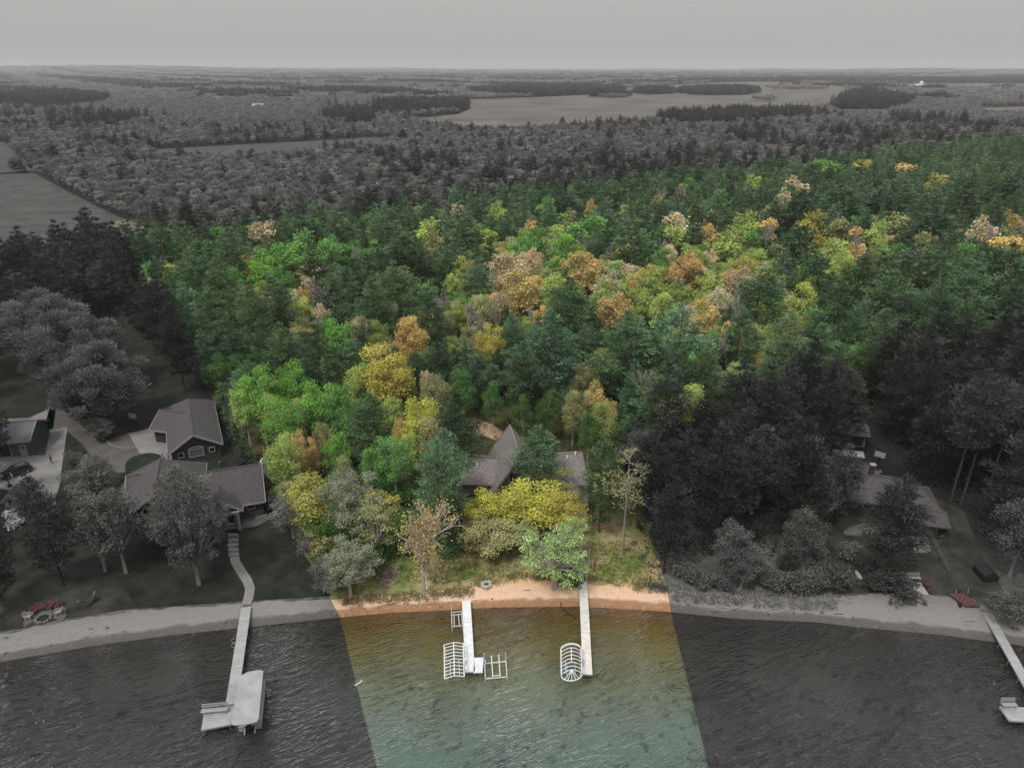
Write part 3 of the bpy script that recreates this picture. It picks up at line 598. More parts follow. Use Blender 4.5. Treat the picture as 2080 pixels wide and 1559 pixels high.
# ------------------------------------------------------------------ docks
def dock(name, A, B, w, nsec, deckm, sidem, label, z=.75, extra=()):
    A = Vector((*A, 0)); B = Vector((*B, 0)); r = thing(name, (A.x, A.y, 0), label, 'dock'); d = (B - A).normalized(); L = (B - A).length; n = Vector((-d.y, d.x, 0)); Z = Vector((0, 0, 1))
    segs = [(A + d * (L * i_ / nsec + .02), A + d * (L * (i_ + 1) / nsec - .02), w) for i_ in range(nsec)] + [(Vector((*p, 0)), Vector((*q, 0)), ww) for p, q, ww in extra]
    for p, q, ww in segs:
        dd_ = (q - p).normalized(); nn = Vector((-dd_.y, dd_.x, 0))
        mb = MB(); mb.beam(p + Z * z, q + Z * z, ww, .06); k_ = mb.build('deck_panel', M[deckm], r)
        mb = MB()
        for sg in (1, -1): mb.beam(p + nn * sg * (ww / 2 - .03) + Z * (z - .12), q + nn * sg * (ww / 2 - .03) + Z * (z - .12), .05, .16)
        for e0 in (p, q): mb.beam(e0 - nn * ww / 2 + Z * (z - .12), e0 + nn * ww / 2 + Z * (z - .12), .05, .16)
        mb.build('side_rail', M[sidem], r)
        for sg in (1, -1):
            b0 = q + nn * sg * (ww / 2 + .03) - dd_ * .25; zb = float(gz(b0.x, b0.y)) - .05
            mb = MB(); mb.tube(b0 + Z * min(zb, z - .3), b0 + Z * (z + .06), .035, n=6); mb.build('post', M[sidem], r)
    return r
a_, b_ = at(947, 1219, .75), at(955, 1364, .75)
dock('dock', a_, b_, 1.12, 3, 'white_deck', 'dock_side', 'bright white L-shaped dock between the open boat lifts', extra=[(at(962.5, 1350, .75), at(981, 1350, .75), 2.3)])
dock('dock', at(1184, 1176, .75), at(1193.5, 1369, .75), 1.12, 5, 'cream_deck', 'dock_side', 'long straight cream dock at the foot of the paved walk')
dC0, dC1 = at(500, 1233, .75), at(470, 1430, .75)
dock('dock', dC0, dC1, 1.25, 6, 'grey_deck', 'dock_side', 'long grey dock carrying a bench, with the pontoon boat alongside', extra=[(at(412, 1462, .75), at(474, 1450, .75), 2.6)])
dock('dock', at(1990, 1218, .75), at(2105, 1420, .75), 1.15, 6, 'grey_deck', 'dock_side', 'grey dock slanting down at the right edge', extra=[(at(2040, 1448, .75), at(2120, 1452, .75), 1.9)])
# benches on docks
def bench(c, rz, label, mt='grey_white', w=2.2):
    r = thing('bench', c, label, 'bench'); R = Matrix.Rotation(rz, 3, 'Z'); c = Vector(c)
    for k in range(3): mb = MB(); mb.box(c + R @ Vector((0, -.18 + .18 * k, .46)), (w, .15, .05), rz); mb.build('seat_slat', M[mt], r)
    for k in range(2): mb = MB(); mb.box(c + R @ Vector((0, .36 + .05 * k, .66 + .24 * k)), (w, .05, .18), rz); mb.build('back_slat', M[mt], r)
    for sg in (-1, 1):
        mb = MB(); mb.beam(c + R @ Vector((sg * w * .42, .3, 0)), c + R @ Vector((sg * w * .42, .38, 1.0)), .07); mb.beam(c + R @ Vector((sg * w * .42, -.2, 0)), c + R @ Vector((sg * w * .42, -.2, .44)), .07)
        mb.build('leg', M[mt], r)
    return r
bench((*at(437, 1447, .78), .78), .12, 'pale slatted bench at the outer end of the left grey dock', w=2.8)
bench((*at(2048, 1436, .78), .78), 0, 'pale slatted bench on the right-edge dock', w=1.6)

# boat lifts
def lift_base(r, c, w, l, rz, mt='lift', ztop=1.3, submerged=-.6):
    R = Matrix.Rotation(rz, 3, 'Z'); P = [c + R @ Vector((x, y, 0)) for x, y in ((-w / 2, -l / 2), (w / 2, -l / 2), (w / 2, l / 2), (-w / 2, l / 2))]; Z = Vector((0, 0, 1))
    for p in P: mb = MB(); mb.beam(p + Z * submerged, p + Z * ztop, .1); mb.build('post', M[mt], r)
    for i_ in range(4): mb = MB(); mb.beam(P[i_] + Z * submerged * .3, P[(i_ + 1) % 4] + Z * submerged * .3, .1); mb.build('side_rail', M[mt], r)
    for x in (-.25, .25): mb = MB(); mb.beam(c + R @ Vector((x * w, -l * .45, .25)), c + R @ Vector((x * w, l * .45, .25)), .1); mb.build('bunk', M[mt], r)
    return P
# covered-frame lift, shallow gable top
def canopy_lift(pix, z, nb, arch, label, bluebunk=False, fan=False):
    C4 = [V3(px, py, z) for px, py in pix]   # far-left, far-right, near-right, near-left
    cen = sum(C4, Vector()) / 4; r = thing('boat_lift', (cen.x, cen.y, 0), label, 'boat lift'); Z = Vector((0, 0, 1))
    fl, fr_, nr, nl = C4
    for p, q in ((fl, nl), (fr_, nr)): mb = MB(); mb.beam(p, q, .10); mb.build('top_rail', M['white'], r)
    if not fan: mb = MB(); mb.beam((fl + fr_) / 2 + Z * arch, (nl + nr) / 2 + Z * arch, .10); mb.build('ridge_rail', M['white'], r)
    else: mb = MB(); mb.beam((fl * .85 + fr_ * .85 + nl * .15 + nr * .15) / 2 + Z * arch, (fl * .3 + fr_ * .3 + nl * .7 + nr * .7) / 2 + Z * arch, .09); mb.build('ridge_rail', M['white'], r)
    for i_ in range(nb + 1):
        t = i_ / nb; a0 = fl.lerp(nl, t); b0 = fr_.lerp(nr, t); mb = MB(); pts = []
        for j in range(9):
            s_ = j / 8; h = (1 - abs(2 * s_ - 1)) if not fan else math.sin(math.pi * s_); pts.append(a0.lerp(b0, s_) + Z * arch * h)
        for p, q in zip(pts[:-1], pts[1:]): mb.beam(p, q, .075)
        mb.build('cross_bar', M['white'], r)
    if fan:
        for side, (e0, e1, dirv) in enumerate(((nl, nr, (nl - fl).normalized()), (fl, fr_, (fl - nl).normalized()))):
            mid = (e0 + e1) / 2; hwid = (e1 - e0).length / 2; u = (e1 - e0).normalized(); prev = None; mb = MB()
            for j in range(9):
                th = math.pi * j / 8; p = mid - u * hwid * math.cos(th) + dirv * .9 * math.sin(th) - Z * .15
                if prev is not None: mb.beam(prev, p, .09)
                prev = p
                if side == 0 and 1 < j < 7: mb.beam(mid + Z * arch, p, .06)
            mb.build('end_bow', M['white'], r)
    w = (fr_ - fl).length; l = (fl - nl).length; d = (fl - nl); rz = math.atan2(d.y, d.x) - math.pi / 2
    lift_base(r, Vector((cen.x, cen.y + .5, 0)), w * .90, l * .55, rz, ztop=z)
    R = Matrix.Rotation(rz, 3, 'Z'); c0 = Vector((cen.x, cen.y, 0))
    if bluebunk:
        for x in (-.45, .45): mb = MB(); mb.beam(c0 + R @ Vector((x, -l * .45, .9)), c0 + R @ Vector((x, l * .15, .9)), .13); mb.build('bunk_pad', M['blue'], r)
        mb = MB(); mb.tube(c0 + R @ Vector((w * .5, .5, 1.3)), c0 + R @ Vector((w * .5 + .15, .5, 1.3)), .45, n=14); mb.build('winch_wheel', M['blue'], r)
    else:
        mb = MB(); mb.tube(c0 + R @ Vector((w * .5, .5, 1.2)), c0 + R @ Vector((w * .5 + .1, .5, 1.2)), .35, n=14); mb.build('winch_wheel', M['white'], r)
    return r
canopy_lift([(902, 1309), (941, 1306), (943, 1373), (903, 1378)], 1.9, 10, .28, 'boat lift with a straight ten-bar canopy frame left of the L-shaped dock')
canopy_lift([(1139, 1317), (1180, 1314), (1182, 1366), (1140, 1369)], 1.9, 7, .6, 'boat lift with rounded hooped canopy frame and blue bunks beside the cream dock', True, True)
# small low lift near the beach
c = Vector((*at(927.5, 1252, .8), 0)); r = thing('boat_lift', c, 'small low personal-watercraft lift beside the beach end of the L-shaped dock', 'boat lift')
def rails(r, segs, mt='lift', w=.09):
    for nm, p, q in segs: mb = MB(); mb.beam(V3(*p), V3(*q), w); mb.build(nm, M[mt], r)
rails(r, [('side_rail', (917, 1243, .8), (918, 1271, .8)), ('side_rail', (938, 1242, .8), (939, 1270, .8)), ('cross_rail', (916, 1243, .8), (938, 1241, .8)), ('cross_rail', (917, 1272, .8), (940, 1270, .8)),
          ('cross_rail', (917, 1249, .7), (938, 1247, .7)), ('bunk', (922, 1246, .8), (923, 1270, .8)), ('bunk', (931, 1246, .8), (933, 1270, .8))])
for p in ((917, 1243), (938, 1242), (918, 1271), (939, 1270)): x, y = at(*p, .8); mb = MB(); mb.beam((x, y, -.3), (x, y, 1.1 if p != (917, 1243) else 2.2), .08); mb.build('post', M['lift'], r)
# open cradle lift right of the L dock
c = Vector((*at(1007, 1355, .8), 0)); r = thing('boat_lift', c, 'open grey cradle lift with blue winch right of the L-shaped dock', 'boat lift')
rails(r, [('side_rail', (984, 1343, .5), (986, 1376, .5)), ('side_rail', (1027, 1336, .5), (1030, 1374, .5)), ('cross_rail', (984, 1347, .6), (1028, 1343, .6)), ('cross_rail', (985, 1378, .4), (1031, 1374, .4)),
          ('bunk', (998, 1331, 1.0), (1001, 1375, .7)), ('bunk', (1013, 1329, 1.0), (1016, 1374, .7)), ('brace', (1002, 1372, .5), (1015, 1371, .5))], w=.11)
for p, h in (((984, 1345), 1.9), ((1027, 1341), 1.7), ((986, 1377), .8), ((1030, 1374), .8)): x, y = at(*p, .5); mb = MB(); mb.beam((x, y, -.8), (x, y, h), .1); mb.build('post', M['lift'], r)
x, y = at(982, 1340, 1.6); mb = MB(); mb.tube((x, y, 1.6), (x + .15, y, 1.6), .42, n=14); mb.build('winch_wheel', M['blue'], r)
mb = MB(); mb.box((x + .1, y - .2, 1.5), (.3, .3, .45)); mb.build('winch_box', M['white'], r)

# pontoon boat
pb = V3(503, 1418, 2.6); r = thing('pontoon_boat', (pb.x, pb.y, 0), 'pontoon boat under a flat pale canopy moored to the left grey dock', 'boat')
Q = [V3(*p, 2.6) for p in ((486, 1374), (504, 1365), (530, 1361), (535, 1364), (526, 1459), (522, 1466), (500, 1472), (474, 1473), (471, 1468))]
mb = MB(); mb.prism(Q, (0, 0, .12)); mb.build('canopy', M['grey_deck'], r)
ax = (V3(512, 1365, 2.6) - V3(498, 1469, 2.6)); ax.z = 0; Lb = ax.length; ax.normalize(); sdv = Vector((ax.y, -ax.x, 0)); c0 = Vector((pb.x, pb.y, 0)); c0 = (V3(512, 1365, 2.6) + V3(498, 1469, 2.6)) / 2; c0.z = 0; c0 = c0 + ax * .75; Lb *= .80
Z = Vector((0, 0, 1))
mb = MB(); mb.prism([c0 + ax * a * Lb / 2 + sdv * b0 * 1.15 + Z * .55 for a, b0 in ((-1, -1), (1, -1), (1, 1), (-1, 1))], (0, 0, .12)); mb.build('deck', M['grey_white'], r)
for sg in (-1, 1):
    mb = MB(); mb.tube(c0 - ax * Lb * .5 + sdv * sg * .85 + Z * .2, c0 + ax * Lb * .45 + sdv * sg * .85 + Z * .2, .32, n=12); mb.tube(c0 + ax * Lb * .45 + sdv * sg * .85 + Z * .2, c0 + ax * Lb * .55 + sdv * sg * .85 + Z * .3, .32, .05, n=12); mb.build('pontoon', M['grey_white'], r, smooth=False)
    mb = MB()
    for zz in (.8, 1.1, 1.4): mb.beam(c0 - ax * Lb * .48 + sdv * sg * 1.18 + Z * zz, c0 + ax * Lb * .48 + sdv * sg * 1.18 + Z * zz, .05)
    for k in range(6): p = c0 + ax * Lb * (-.48 + .192 * k) + sdv * sg * 1.18; mb.beam(p + Z * .65, p + Z * (2.6 if k in (1, 4) else 1.42), .05)
    mb.build('railing', M['grey_white'], r)
    mb = MB(); mb.box(c0 + ax * .3 * Lb + sdv * sg * .75 + Z * .95, (.6, 2.0, .5), math.atan2(ax.y, ax.x) - math.pi / 2); mb.build('bench_seat', M['grey_white'], r)
mb = MB(); mb.box(c0 - ax * Lb * .56 + Z * .95, (.4, .55, .7), math.atan2(ax.y, ax.x) - math.pi / 2); mb.box(c0 - ax * Lb * .55 + Z * .3, (.18, .25, .9), 0); mb.build('outboard_motor', M['dark'], r)
for k in (-.5, .55): mb = MB(); mb.beam(c0 - ax * Lb * .5 + sdv * k + Z * .4, c0 - ax * Lb * .62 + sdv * k + Z * .2, .12); mb.build('swim_ladder', M['grey_white'], r)

# bicycle-like rack hoops and poles beside the left dock
r = thing('mooring_hoops', (*at(477, 1305, .5), 0), 'thin pale hoops fixed to the left side of the long grey dock', 'hoops')
for k in range(2):
    mb = MB(); x, y = at(477, 1300 + k * 10, .7); prev = None
    for j in range(7):
        t = math.pi * j / 6; p = Vector((x - .45 * math.sin(t), y, .2 + .9 * (j / 6)))
        if prev is not None: mb.beam(prev, p, .05)
        prev = p
    mb.build('hoop', M['grey_white'], r)
mb = MB(); x, y = at(727, 1389, .1); mb.beam((x - .35, y - .15, .05), (x + .35, y + .2, .3), .09); mb.box((x + .38, y + .22, .34), (.14, .14, .14))
o = mb.build('marker_buoy', M['white'], None, (x, y, 0)); o.location = (x, y, 0); tag(o, 'white stick buoy leaning in the water left of the lifts', 'buoy')
for (px, py, h, lab) in ((1194, 1155, 3.4, 'tall thin pale pole beside the cream dock walk'), (1203, 1155, 1.6, 'short thin pale pole right of the taller pole')):
    x, y = at(px, py); mb = MB(); mb.tube((x, y, GZ), (x + .12, y, GZ + h), .06, .045, n=6); o = mb.build('pole', M['pole_wood'], None, (x, y, GZ)); o.location = (x, y, GZ); tag(o, lab, 'pole')
mb = MB(); P_ = [V3(1139, 1222, .35), V3(1140, 1232, .05), V3(1152, 1243, .03), V3(1170, 1256, .03)]
for p, q in zip(P_[:-1], P_[1:]): mb.tube(p, q, .05, n=6)
o = mb.build('water_pipe', M['dark'], None, tuple(P_[0])); o.location = P_[0]; tag(o, 'thin dark intake pipe running off the beach under the willow', 'pipe')

# ------------------------------------------------------------------ car, person, small things
def car(c, rz, label):
    r = thing('parked_car', c, label, 'car'); c = Vector(c); R = Matrix.Rotation(rz, 3, 'Z')
    prof = [(-2.3, .35), (-2.32, .8), (-2.15, 1.05), (-1.95, 1.5), (-1.5, 1.68), (.1, 1.70), (.45, 1.62), (1.15, 1.12), (2.1, .98), (2.33, .75), (2.35, .35)]
    bm = bmesh.new(); rows = []
    for yy, k, ins in ((-.93, 1, 0), (-.80, 1, .0), (0, 1, 0), (.80, 1, 0), (.93, 1, 0)):
        row = []
        for x, z in prof:
            w = yy * (1 - .16 * max(0, (z - 1.0)) / .7)
            zz = z - (.05 if abs(yy) > .9 and z > .9 else 0)
            row.append(bm.verts.new(R @ Vector((x * (.985 if abs(yy) > .9 else 1), w, zz))))
        rows.append(row)
    for a0, b0 in zip(rows[:-1], rows[1:]):
        for i_ in range(len(prof)): j = (i_ + 1) % len(prof); bm.faces.new((a0[i_], a0[j], b0[j], b0[i_]))
    bm.faces.new(rows[0]); bm.faces.new(list(reversed(rows[-1]))); bmesh.ops.recalc_face_normals(bm, faces=bm.faces)
    me = bpy.data.meshes.new('body'); bm.to_mesh(me); bm.free(); me.materials.append(M['carpaint']); o = bpy.data.objects.new('body', me); S.collection.objects.link(o); o.parent = r
    Mx = lambda p: c + R @ Vector(p)
    def off_o(mb, nm, mt): return mb.build(nm, M[mt], None, c)
    for nm, poly in (('windscreen', [(.42, -.74, 1.63), (.42, .74, 1.63), (1.12, .84, 1.17), (1.12, -.84, 1.17)]), ('rear_window', [(-1.93, -.72, 1.50), (-1.93, .72, 1.50), (-2.14, .80, 1.12), (-2.14, -.80, 1.12)])):
        mb = MB(); mb.prism([Mx(p) for p in poly], R @ Vector((.03 if nm == 'windscreen' else -.03, 0, .03))); o = off_o(mb, nm, 'glass_dark'); o.parent = r; o.location = (0, 0, 0)
    for sg in (-1, 1):
        for x0, x1, x2, x3 in ((-1.85, -.75, -.75, -1.6), (-.68, .85, .35, -.68)):
            mb = MB(); mb.prism([Mx(p) for p in ((x0, sg * .90, 1.12), (x1, sg * .90, 1.12), (x2, sg * .80, 1.56), (x3, sg * .80, 1.56))], R @ Vector((0, sg * .03, 0))); o = off_o(mb, 'side_window', 'glass_dark'); o.parent = r
        mb = MB(); mb.beam(Mx((-1.4, sg * .66, 1.76)), Mx((.1, sg * .66, 1.77)), .05); o = off_o(mb, 'roof_rail', 'dark'); o.parent = r
        for x in (-1.45, 1.45):
            mb = MB(); mb.tube(Mx((x, sg * .72, .35)), Mx((x, sg * .96, .35)), .36, n=16); ty = off_o(mb, 'wheel', 'dark'); ty.parent = r
            mb = MB(); mb.tube(Mx((x, sg * .955, .35)), Mx((x, sg * .975, .35)), .2, n=12); o = off_o(mb, 'rim', 'trim'); o.parent = ty
        mb = MB(); mb.box(Mx((2.30, sg * .66, .82)), (.12, .36, .14), rz); o = off_o(mb, 'headlight', 'grey_white'); o.parent = r
        mb = MB(); mb.box(Mx((-2.30, sg * .70, .95)), (.08, .25, .22), rz); o = off_o(mb, 'tail_light', 'red'); o.parent = r
        mb = MB(); mb.box(Mx((.95, sg * 1.0, 1.12)), (.12, .16, .14), rz); o = off_o(mb, 'wing_mirror', 'carpaint'); o.parent = r
    return r
pa, pb_ = at(12, 968), at(60, 952)
car((*at(35, 963), GZ), math.atan2(pa[1] - pb_[1], pa[0] - pb_[0]), 'dark grey estate car with roof rails parked before the workshop')

def person(c, rz):
    sk = {'pelvis': ((0, 0, .95), .15), 'waist': ((0, 0, 1.1), .14), 'chest': ((0, .01, 1.32), .16), 'neck': ((0, 0, 1.5), .065), 'chin': ((0, .02, 1.58), .08), 'head': ((0, 0, 1.68), .10),
          'shl': ((.19, 0, 1.42), .07), 'ell': ((.27, .03, 1.15), .048), 'wrl': ((.24, .14, .93), .036), 'hdl': ((.23, .18, .85), .035),
          'shr': ((-.19, 0, 1.42), .07), 'elr': ((-.27, -.05, 1.15), .048), 'wrr': ((-.27, -.02, .92), .036), 'hdr': ((-.26, 0, .84), .035),
          'hpl': ((.10, 0, .88), .11), 'knl': ((.11, .14, .50), .07), 'anl': ((.11, .10, .10), .05), 'tol': ((.12, .26, .05), .045),
          'hpr': ((-.10, 0, .88), .11), 'knr': ((-.11, .02, .50), .07), 'anr': ((-.11, -.20, .12), .05), 'tor': ((-.12, -.05, .04), .045)}
    names = list(sk); E_ = [('pelvis', 'waist'), ('waist', 'chest'), ('chest', 'neck'), ('neck', 'chin'), ('chin', 'head'), ('chest', 'shl'), ('shl', 'ell'), ('ell', 'wrl'), ('wrl', 'hdl'), ('chest', 'shr'), ('shr', 'elr'), ('elr', 'wrr'), ('wrr', 'hdr'),
          ('pelvis', 'hpl'), ('hpl', 'knl'), ('knl', 'anl'), ('anl', 'tol'), ('pelvis', 'hpr'), ('hpr', 'knr'), ('knr', 'anr'), ('anr', 'tor')]
    me = bpy.data.meshes.new('person'); me.from_pydata([sk[n_][0] for n_ in names], [(names.index(a), names.index(b0)) for a, b0 in E_], [])
    o = bpy.data.objects.new('person', me); S.collection.objects.link(o)
    md = o.modifiers.new('s', 'SKIN'); md.use_smooth_shade = True
    for i_, n_ in enumerate(names):
        sv = me.skin_vertices[0].data[i_]; sv.radius = (sk[n_][1], sk[n_][1]); sv.use_root = (n_ == 'pelvis')
    o.modifiers.new('d', 'SUBSURF').levels = 1; o.modifiers['d'].render_levels = 1
    dg_ = bpy.context.evaluated_depsgraph_get(); m2 = bpy.data.meshes.new_from_object(o.evaluated_get(dg_)); o.modifiers.clear(); o.data = m2; m2.materials.clear()
    for k in ('skin', 'red', 'denim', 'dark'): m2.materials.append(M[k])
    for p in m2.polygons:
        x, y, z = p.center; p.use_smooth = True
        p.material_index = 0 if z > 1.5 or (abs(x) > .18 and z < .95 and z > .78) else 1 if z > .95 else 3 if z < .12 else 2
    mb = MB()
    for k in range(4):
        t0, t1 = math.pi / 2 * k / 4, math.pi / 2 * (k + 1) / 4; mb.tube((0, -.02, 1.68 + .115 * math.sin(t0)), (0, -.02, 1.68 + .115 * math.sin(t1)), .115 * math.cos(t0), max(.002, .115 * math.cos(t1)), 10)
    h = mb.build('hair', M['dark'], None, (0, 0, 0)); h.parent = o
    o.location = c; o.rotation_euler = (0, 0, rz); return tag(o, 'person in a red top and pale jeans walking on the concrete drive', 'person')
person((*at(106, 941), GZ + .02), 2.6)

def hoop(c, rz, label, h=3.3):
    r = thing('basketball_hoop', c, label, 'basketball hoop'); c = Vector(c); R = Matrix.Rotation(rz, 3, 'Z'); Z = Vector((0, 0, 1))
    mb = MB(); mb.beam(c, c + Z * h, .12); mb.beam(c + Z * h, c + R @ Vector((0, -.7, h)), .1); mb.build('pole', M['dark'], r)
    mb = MB(); mb.box(c + R @ Vector((0, -.72, h)), (1.7, .05, 1.05), rz); bb_ = mb.build('backboard', M['grey_white'], r)
    mb = MB(); prev = None
    for j in range(9):
        t = 2 * math.pi * j / 8; p = c + R @ Vector((.23 * math.cos(t), -1.05 + .23 * math.sin(t), h - .35))
        if prev is not None: mb.beam(prev, p, .03)
        prev = p
    mb.build('rim', M['red'], r)
    mb = MB(); mb.box(c + Z * .1, (.9, .6, .2), rz); mb.build('base', M['dark'], r)
hoop((*at(282, 872), GZ), -.3, 'basketball hoop at the edge of the dark lawn by the garage court')
hoop((*at(20, 987), GZ), 2.4, 'basketball hoop lying low beside the parked car', 1.5)
hoop((*at(1781, 953), GZ), -.6, 'basketball hoop beside the drive of the right house')

# propane tank
c = Vector((*at(534, 948), GZ)); r = thing('propane_tank', c, 'white propane tank at the left edge of the bright green wood', 'tank')
mb = MB(); q0 = c + Vector((-.15, .9, .75)); q1 = c + Vector((.15, -.9, .75)); mb.tube(q0, q1, .48, n=16)
for e0, dr in ((q0, (q0 - q1).normalized()), (q1, (q1 - q0).normalized())):
    for k in range(3):
        t0, t1 = math.pi / 2 * k / 3, math.pi / 2 * (k + 1) / 3; mb.tube(e0 + dr * .4 * math.sin(t0), e0 + dr * .4 * math.sin(t1), .48 * math.cos(t0), max(.01, .48 * math.cos(t1)), 16)
mb.build('tank', M['tank'], r); mb = MB(); mb.tube(c + Vector((0, 0, 1.2)), c + Vector((0, 0, 1.42)), .16, n=10); mb.build('valve_dome', M['tank'], r)
for k in (-.6, .6): mb = MB(); mb.box(c + Vector((0, k, .15)), (.7, .15, .3)); mb.build('foot', M['concrete'], r)

# garden chairs round the fire pit
def garden_chair(mt):
    r = thing('garden_chair', (0, 0, 0), 'x', 'chair')
    for k in range(4): mb = MB(); mb.box((-.225 + .15 * k, 0, .38), (.13, .55, .04)); mb.build('seat_slat', M[mt], r)
    for k in range(5): mb = MB(); x = -.26 + .13 * k; mb.beam((x, .25, .36), (x * 1.15, .55, 1.05 - abs(k - 2) * .06), .11, .03); mb.build('back_slat', M[mt], r)
    for sg in (-1, 1):
        mb = MB(); mb.box((sg * .36, 0, .60), (.13, .75, .04)); mb.build('armrest', M[mt], r)
        for y in (-.3, .25): mb = MB(); mb.beam((sg * .34, y, 0), (sg * .34, y, .58), .08); mb.build('leg', M[mt], r)
    return r
redc = garden_chair('red'); whc = garden_chair('grey_white'); fc = at(89, 1255)
spots = [(redc, 70, 1246, 'red garden chair at the left end of the fire-pit row', 'red garden chairs by the fire pit'), (redc, 82, 1240, 'red garden chair second from the left by the fire pit', 'red garden chairs by the fire pit'),
         (redc, 102, 1236, 'red garden chair third from the left by the fire pit', 'red garden chairs by the fire pit'), (redc, 115, 1235, 'red garden chair at the right end of the fire-pit row', 'red garden chairs by the fire pit'),
         (whc, 60, 1256, 'white garden chair left of the fire pit', 'white garden chairs by the fire pit'), (whc, 120, 1247, 'white garden chair right of the fire pit', 'white garden chairs by the fire pit')]
used = set()
for src, px, py, lab, grp in spots:
    o = src if src.name not in used else copy_tree(src); used.add(src.name)
    x, y = at(px, py); o.location = (x, y, GZ + .03); o.rotation_euler.z = math.atan2(fc[1] - y, fc[0] - x) + math.pi / 2; o.scale = (1.05, 1.05, 1.05); o['label'] = lab; o['group'] = grp
def ring(c, rad, n, mt, label, size=.35):
    r = thing('fire_ring', c, label, 'fire pit'); c = Vector(c); me0 = None
    for k in range(n):
        t = 2 * math.pi * k / n
        if me0 is None:
            mb = MB(); mb.prism([Vector((x, y, 0)) for x, y in ((-.5, -.4), (.4, -.5), (.55, .3), (-.3, .5))], (.05, 0, .7)); o = mb.build('stone', M[mt], None, (0, 0, 0)); me0 = o.data
        else: o = bpy.data.objects.new('stone', me0); S.collection.objects.link(o)
        o.parent = r; o.location = (rad * math.cos(t), rad * math.sin(t), 0); o.scale = (size, size, size * rnd.uniform(.7, 1.2)); o.rotation_euler = (0, 0, rnd.uniform(0, 6))
    mb = MB(); mb.tube(c + Vector((0, 0, .0)), c + Vector((0, 0, .05)), rad * .85, n=16); mb.build('ash_bed', M['ash'], r)
ring((*at(88, 1257), GZ + .03), .85, 14, 'stone', 'round stone fire pit in front of the red garden chairs')
ring((*at(988, 1189, .65), .68), .55, 9, 'pale_stone', 'small pale-block fire ring on the orange beach', .45)
# covered swing by the left beach
c = Vector((*at(180, 1228), GZ)); r = thing('hammock_stand', c, 'dark hammock on a pale curved stand behind the left beach', 'hammock')
mb = MB(); prev = None
for j in range(9):
    t = j / 8; p = c + Vector((-.6 + 1.2 * t, -.9 + 1.9 * t, .15 + 1.3 * (2 * t - 1) ** 2))
    if prev is not None: mb.beam(prev, p, .1)
    prev = p
mb.build('stand', M['grey_white'], r); mb = MB()
for j in range(6):
    t0, t1 = .1 + .8 * j / 6, .1 + .8 * (j + 1) / 6
    f = lambda t, s_: c + Vector((-.6 + 1.2 * t + s_ * .35, -.9 + 1.9 * t - s_ * .2, .65 + .7 * (2 * t - 1) ** 2))
    mb.quad(f(t0, -1), f(t0, 1), f(t1, 1), f(t1, -1))
o = mb.build('hammock_cloth', M['siding'], r); o.modifiers.new('t', 'SOLIDIFY').thickness = .04
# red swim raft on the right beach
c = Vector((*at(1958, 1222, .8), .75)); r = thing('swim_raft', c, 'dull red wooden swim raft pulled up on the right beach', 'raft')
for k in range(7): mb = MB(); mb.box(c + Vector((-.9 + .3 * k, .0, .42)), (.27, 2.6, .05), .35); mb.build('plank', M['red'], r)
for sg in (-1, 1):
    mb = MB(); mb.tube(c + Vector((sg * .75 - .4, -1.1, .2)), c + Vector((sg * .75 + .4, 1.1, .2)), .2, n=10); mb.build('float', M['dark'], r)
    mb = MB(); mb.beam(c + Vector((sg * .8 + .3, 1.2, .3)), c + Vector((sg * .8 + .3, 1.3, 1.1)), .06); mb.build('post', M['grey_white'], r)
# kayak, covered boat, stairs rail, chair
c = Vector((*at(1743, 1170), GZ)); mb = MB(); ring_ = [c + Vector((.32 * math.cos(t), .9 * math.sin(t), .12)) for t in [2 * math.pi * i_ / 14 for i_ in range(14)]]; mb.prism(ring_, (0, 0, .18))
o = mb.build('paddle_board', M['grey_white'], None, tuple(c)); o.location = c; tag(o, 'pale board lying on the rough lawn of the right house', 'board')
c = Vector((*at(2000, 1170), GZ)); mb = MB(); A0 = [c + Vector(p) for p in ((-1.0, -1.3, .2), (1.0, -1.3, .2), (1.0, 1.3, .2), (-1.0, 1.3, .2))]
mb.prism(A0, (0, 0, .8)); mb.prism([c + Vector((-1.0, -1.3, 1.0)), c + Vector((1.0, -1.3, 1.0)), c + Vector((0, -1.2, 1.6))], (0, 2.6, 0)); o = mb.build('covered_boat', M['dark'], None, tuple(c)); o.location = c; tag(o, 'black tarpaulin-covered boat beside the right bushes', 'covered boat')
r = thing('handrail', (*at(1900, 1120), GZ), 'thin dark handrail down the slope below the right house', 'handrail')
P_ = [V3(px, py, GZ) for px, py in ((1878, 1075), (1890, 1096), (1902, 1120), (1914, 1145), (1926, 1168))]
for p in P_: mb = MB(); mb.beam(p, p + Vector((0, 0, 1.0)), .09); mb.build('post', M['tan_wood'], r)
for zz in (.5, 1.0): mb = MB(); [mb.beam(p + Vector((0, 0, zz)), q + Vector((0, 0, zz)), .07) for p, q in zip(P_[:-1], P_[1:])]; mb.build('rail', M['tan_wood'], r)
o = copy_tree(redc); o.location = (*at(1882, 1192), GZ + .02); o.rotation_euler.z = .4; o['label'] = 'dark red chair on the small white terrace by the right beach'; del o['group']
bench((*at(1855, 1178), GZ), 0, 'grey bench at the back of the small white terrace', 'trim', 1.8)
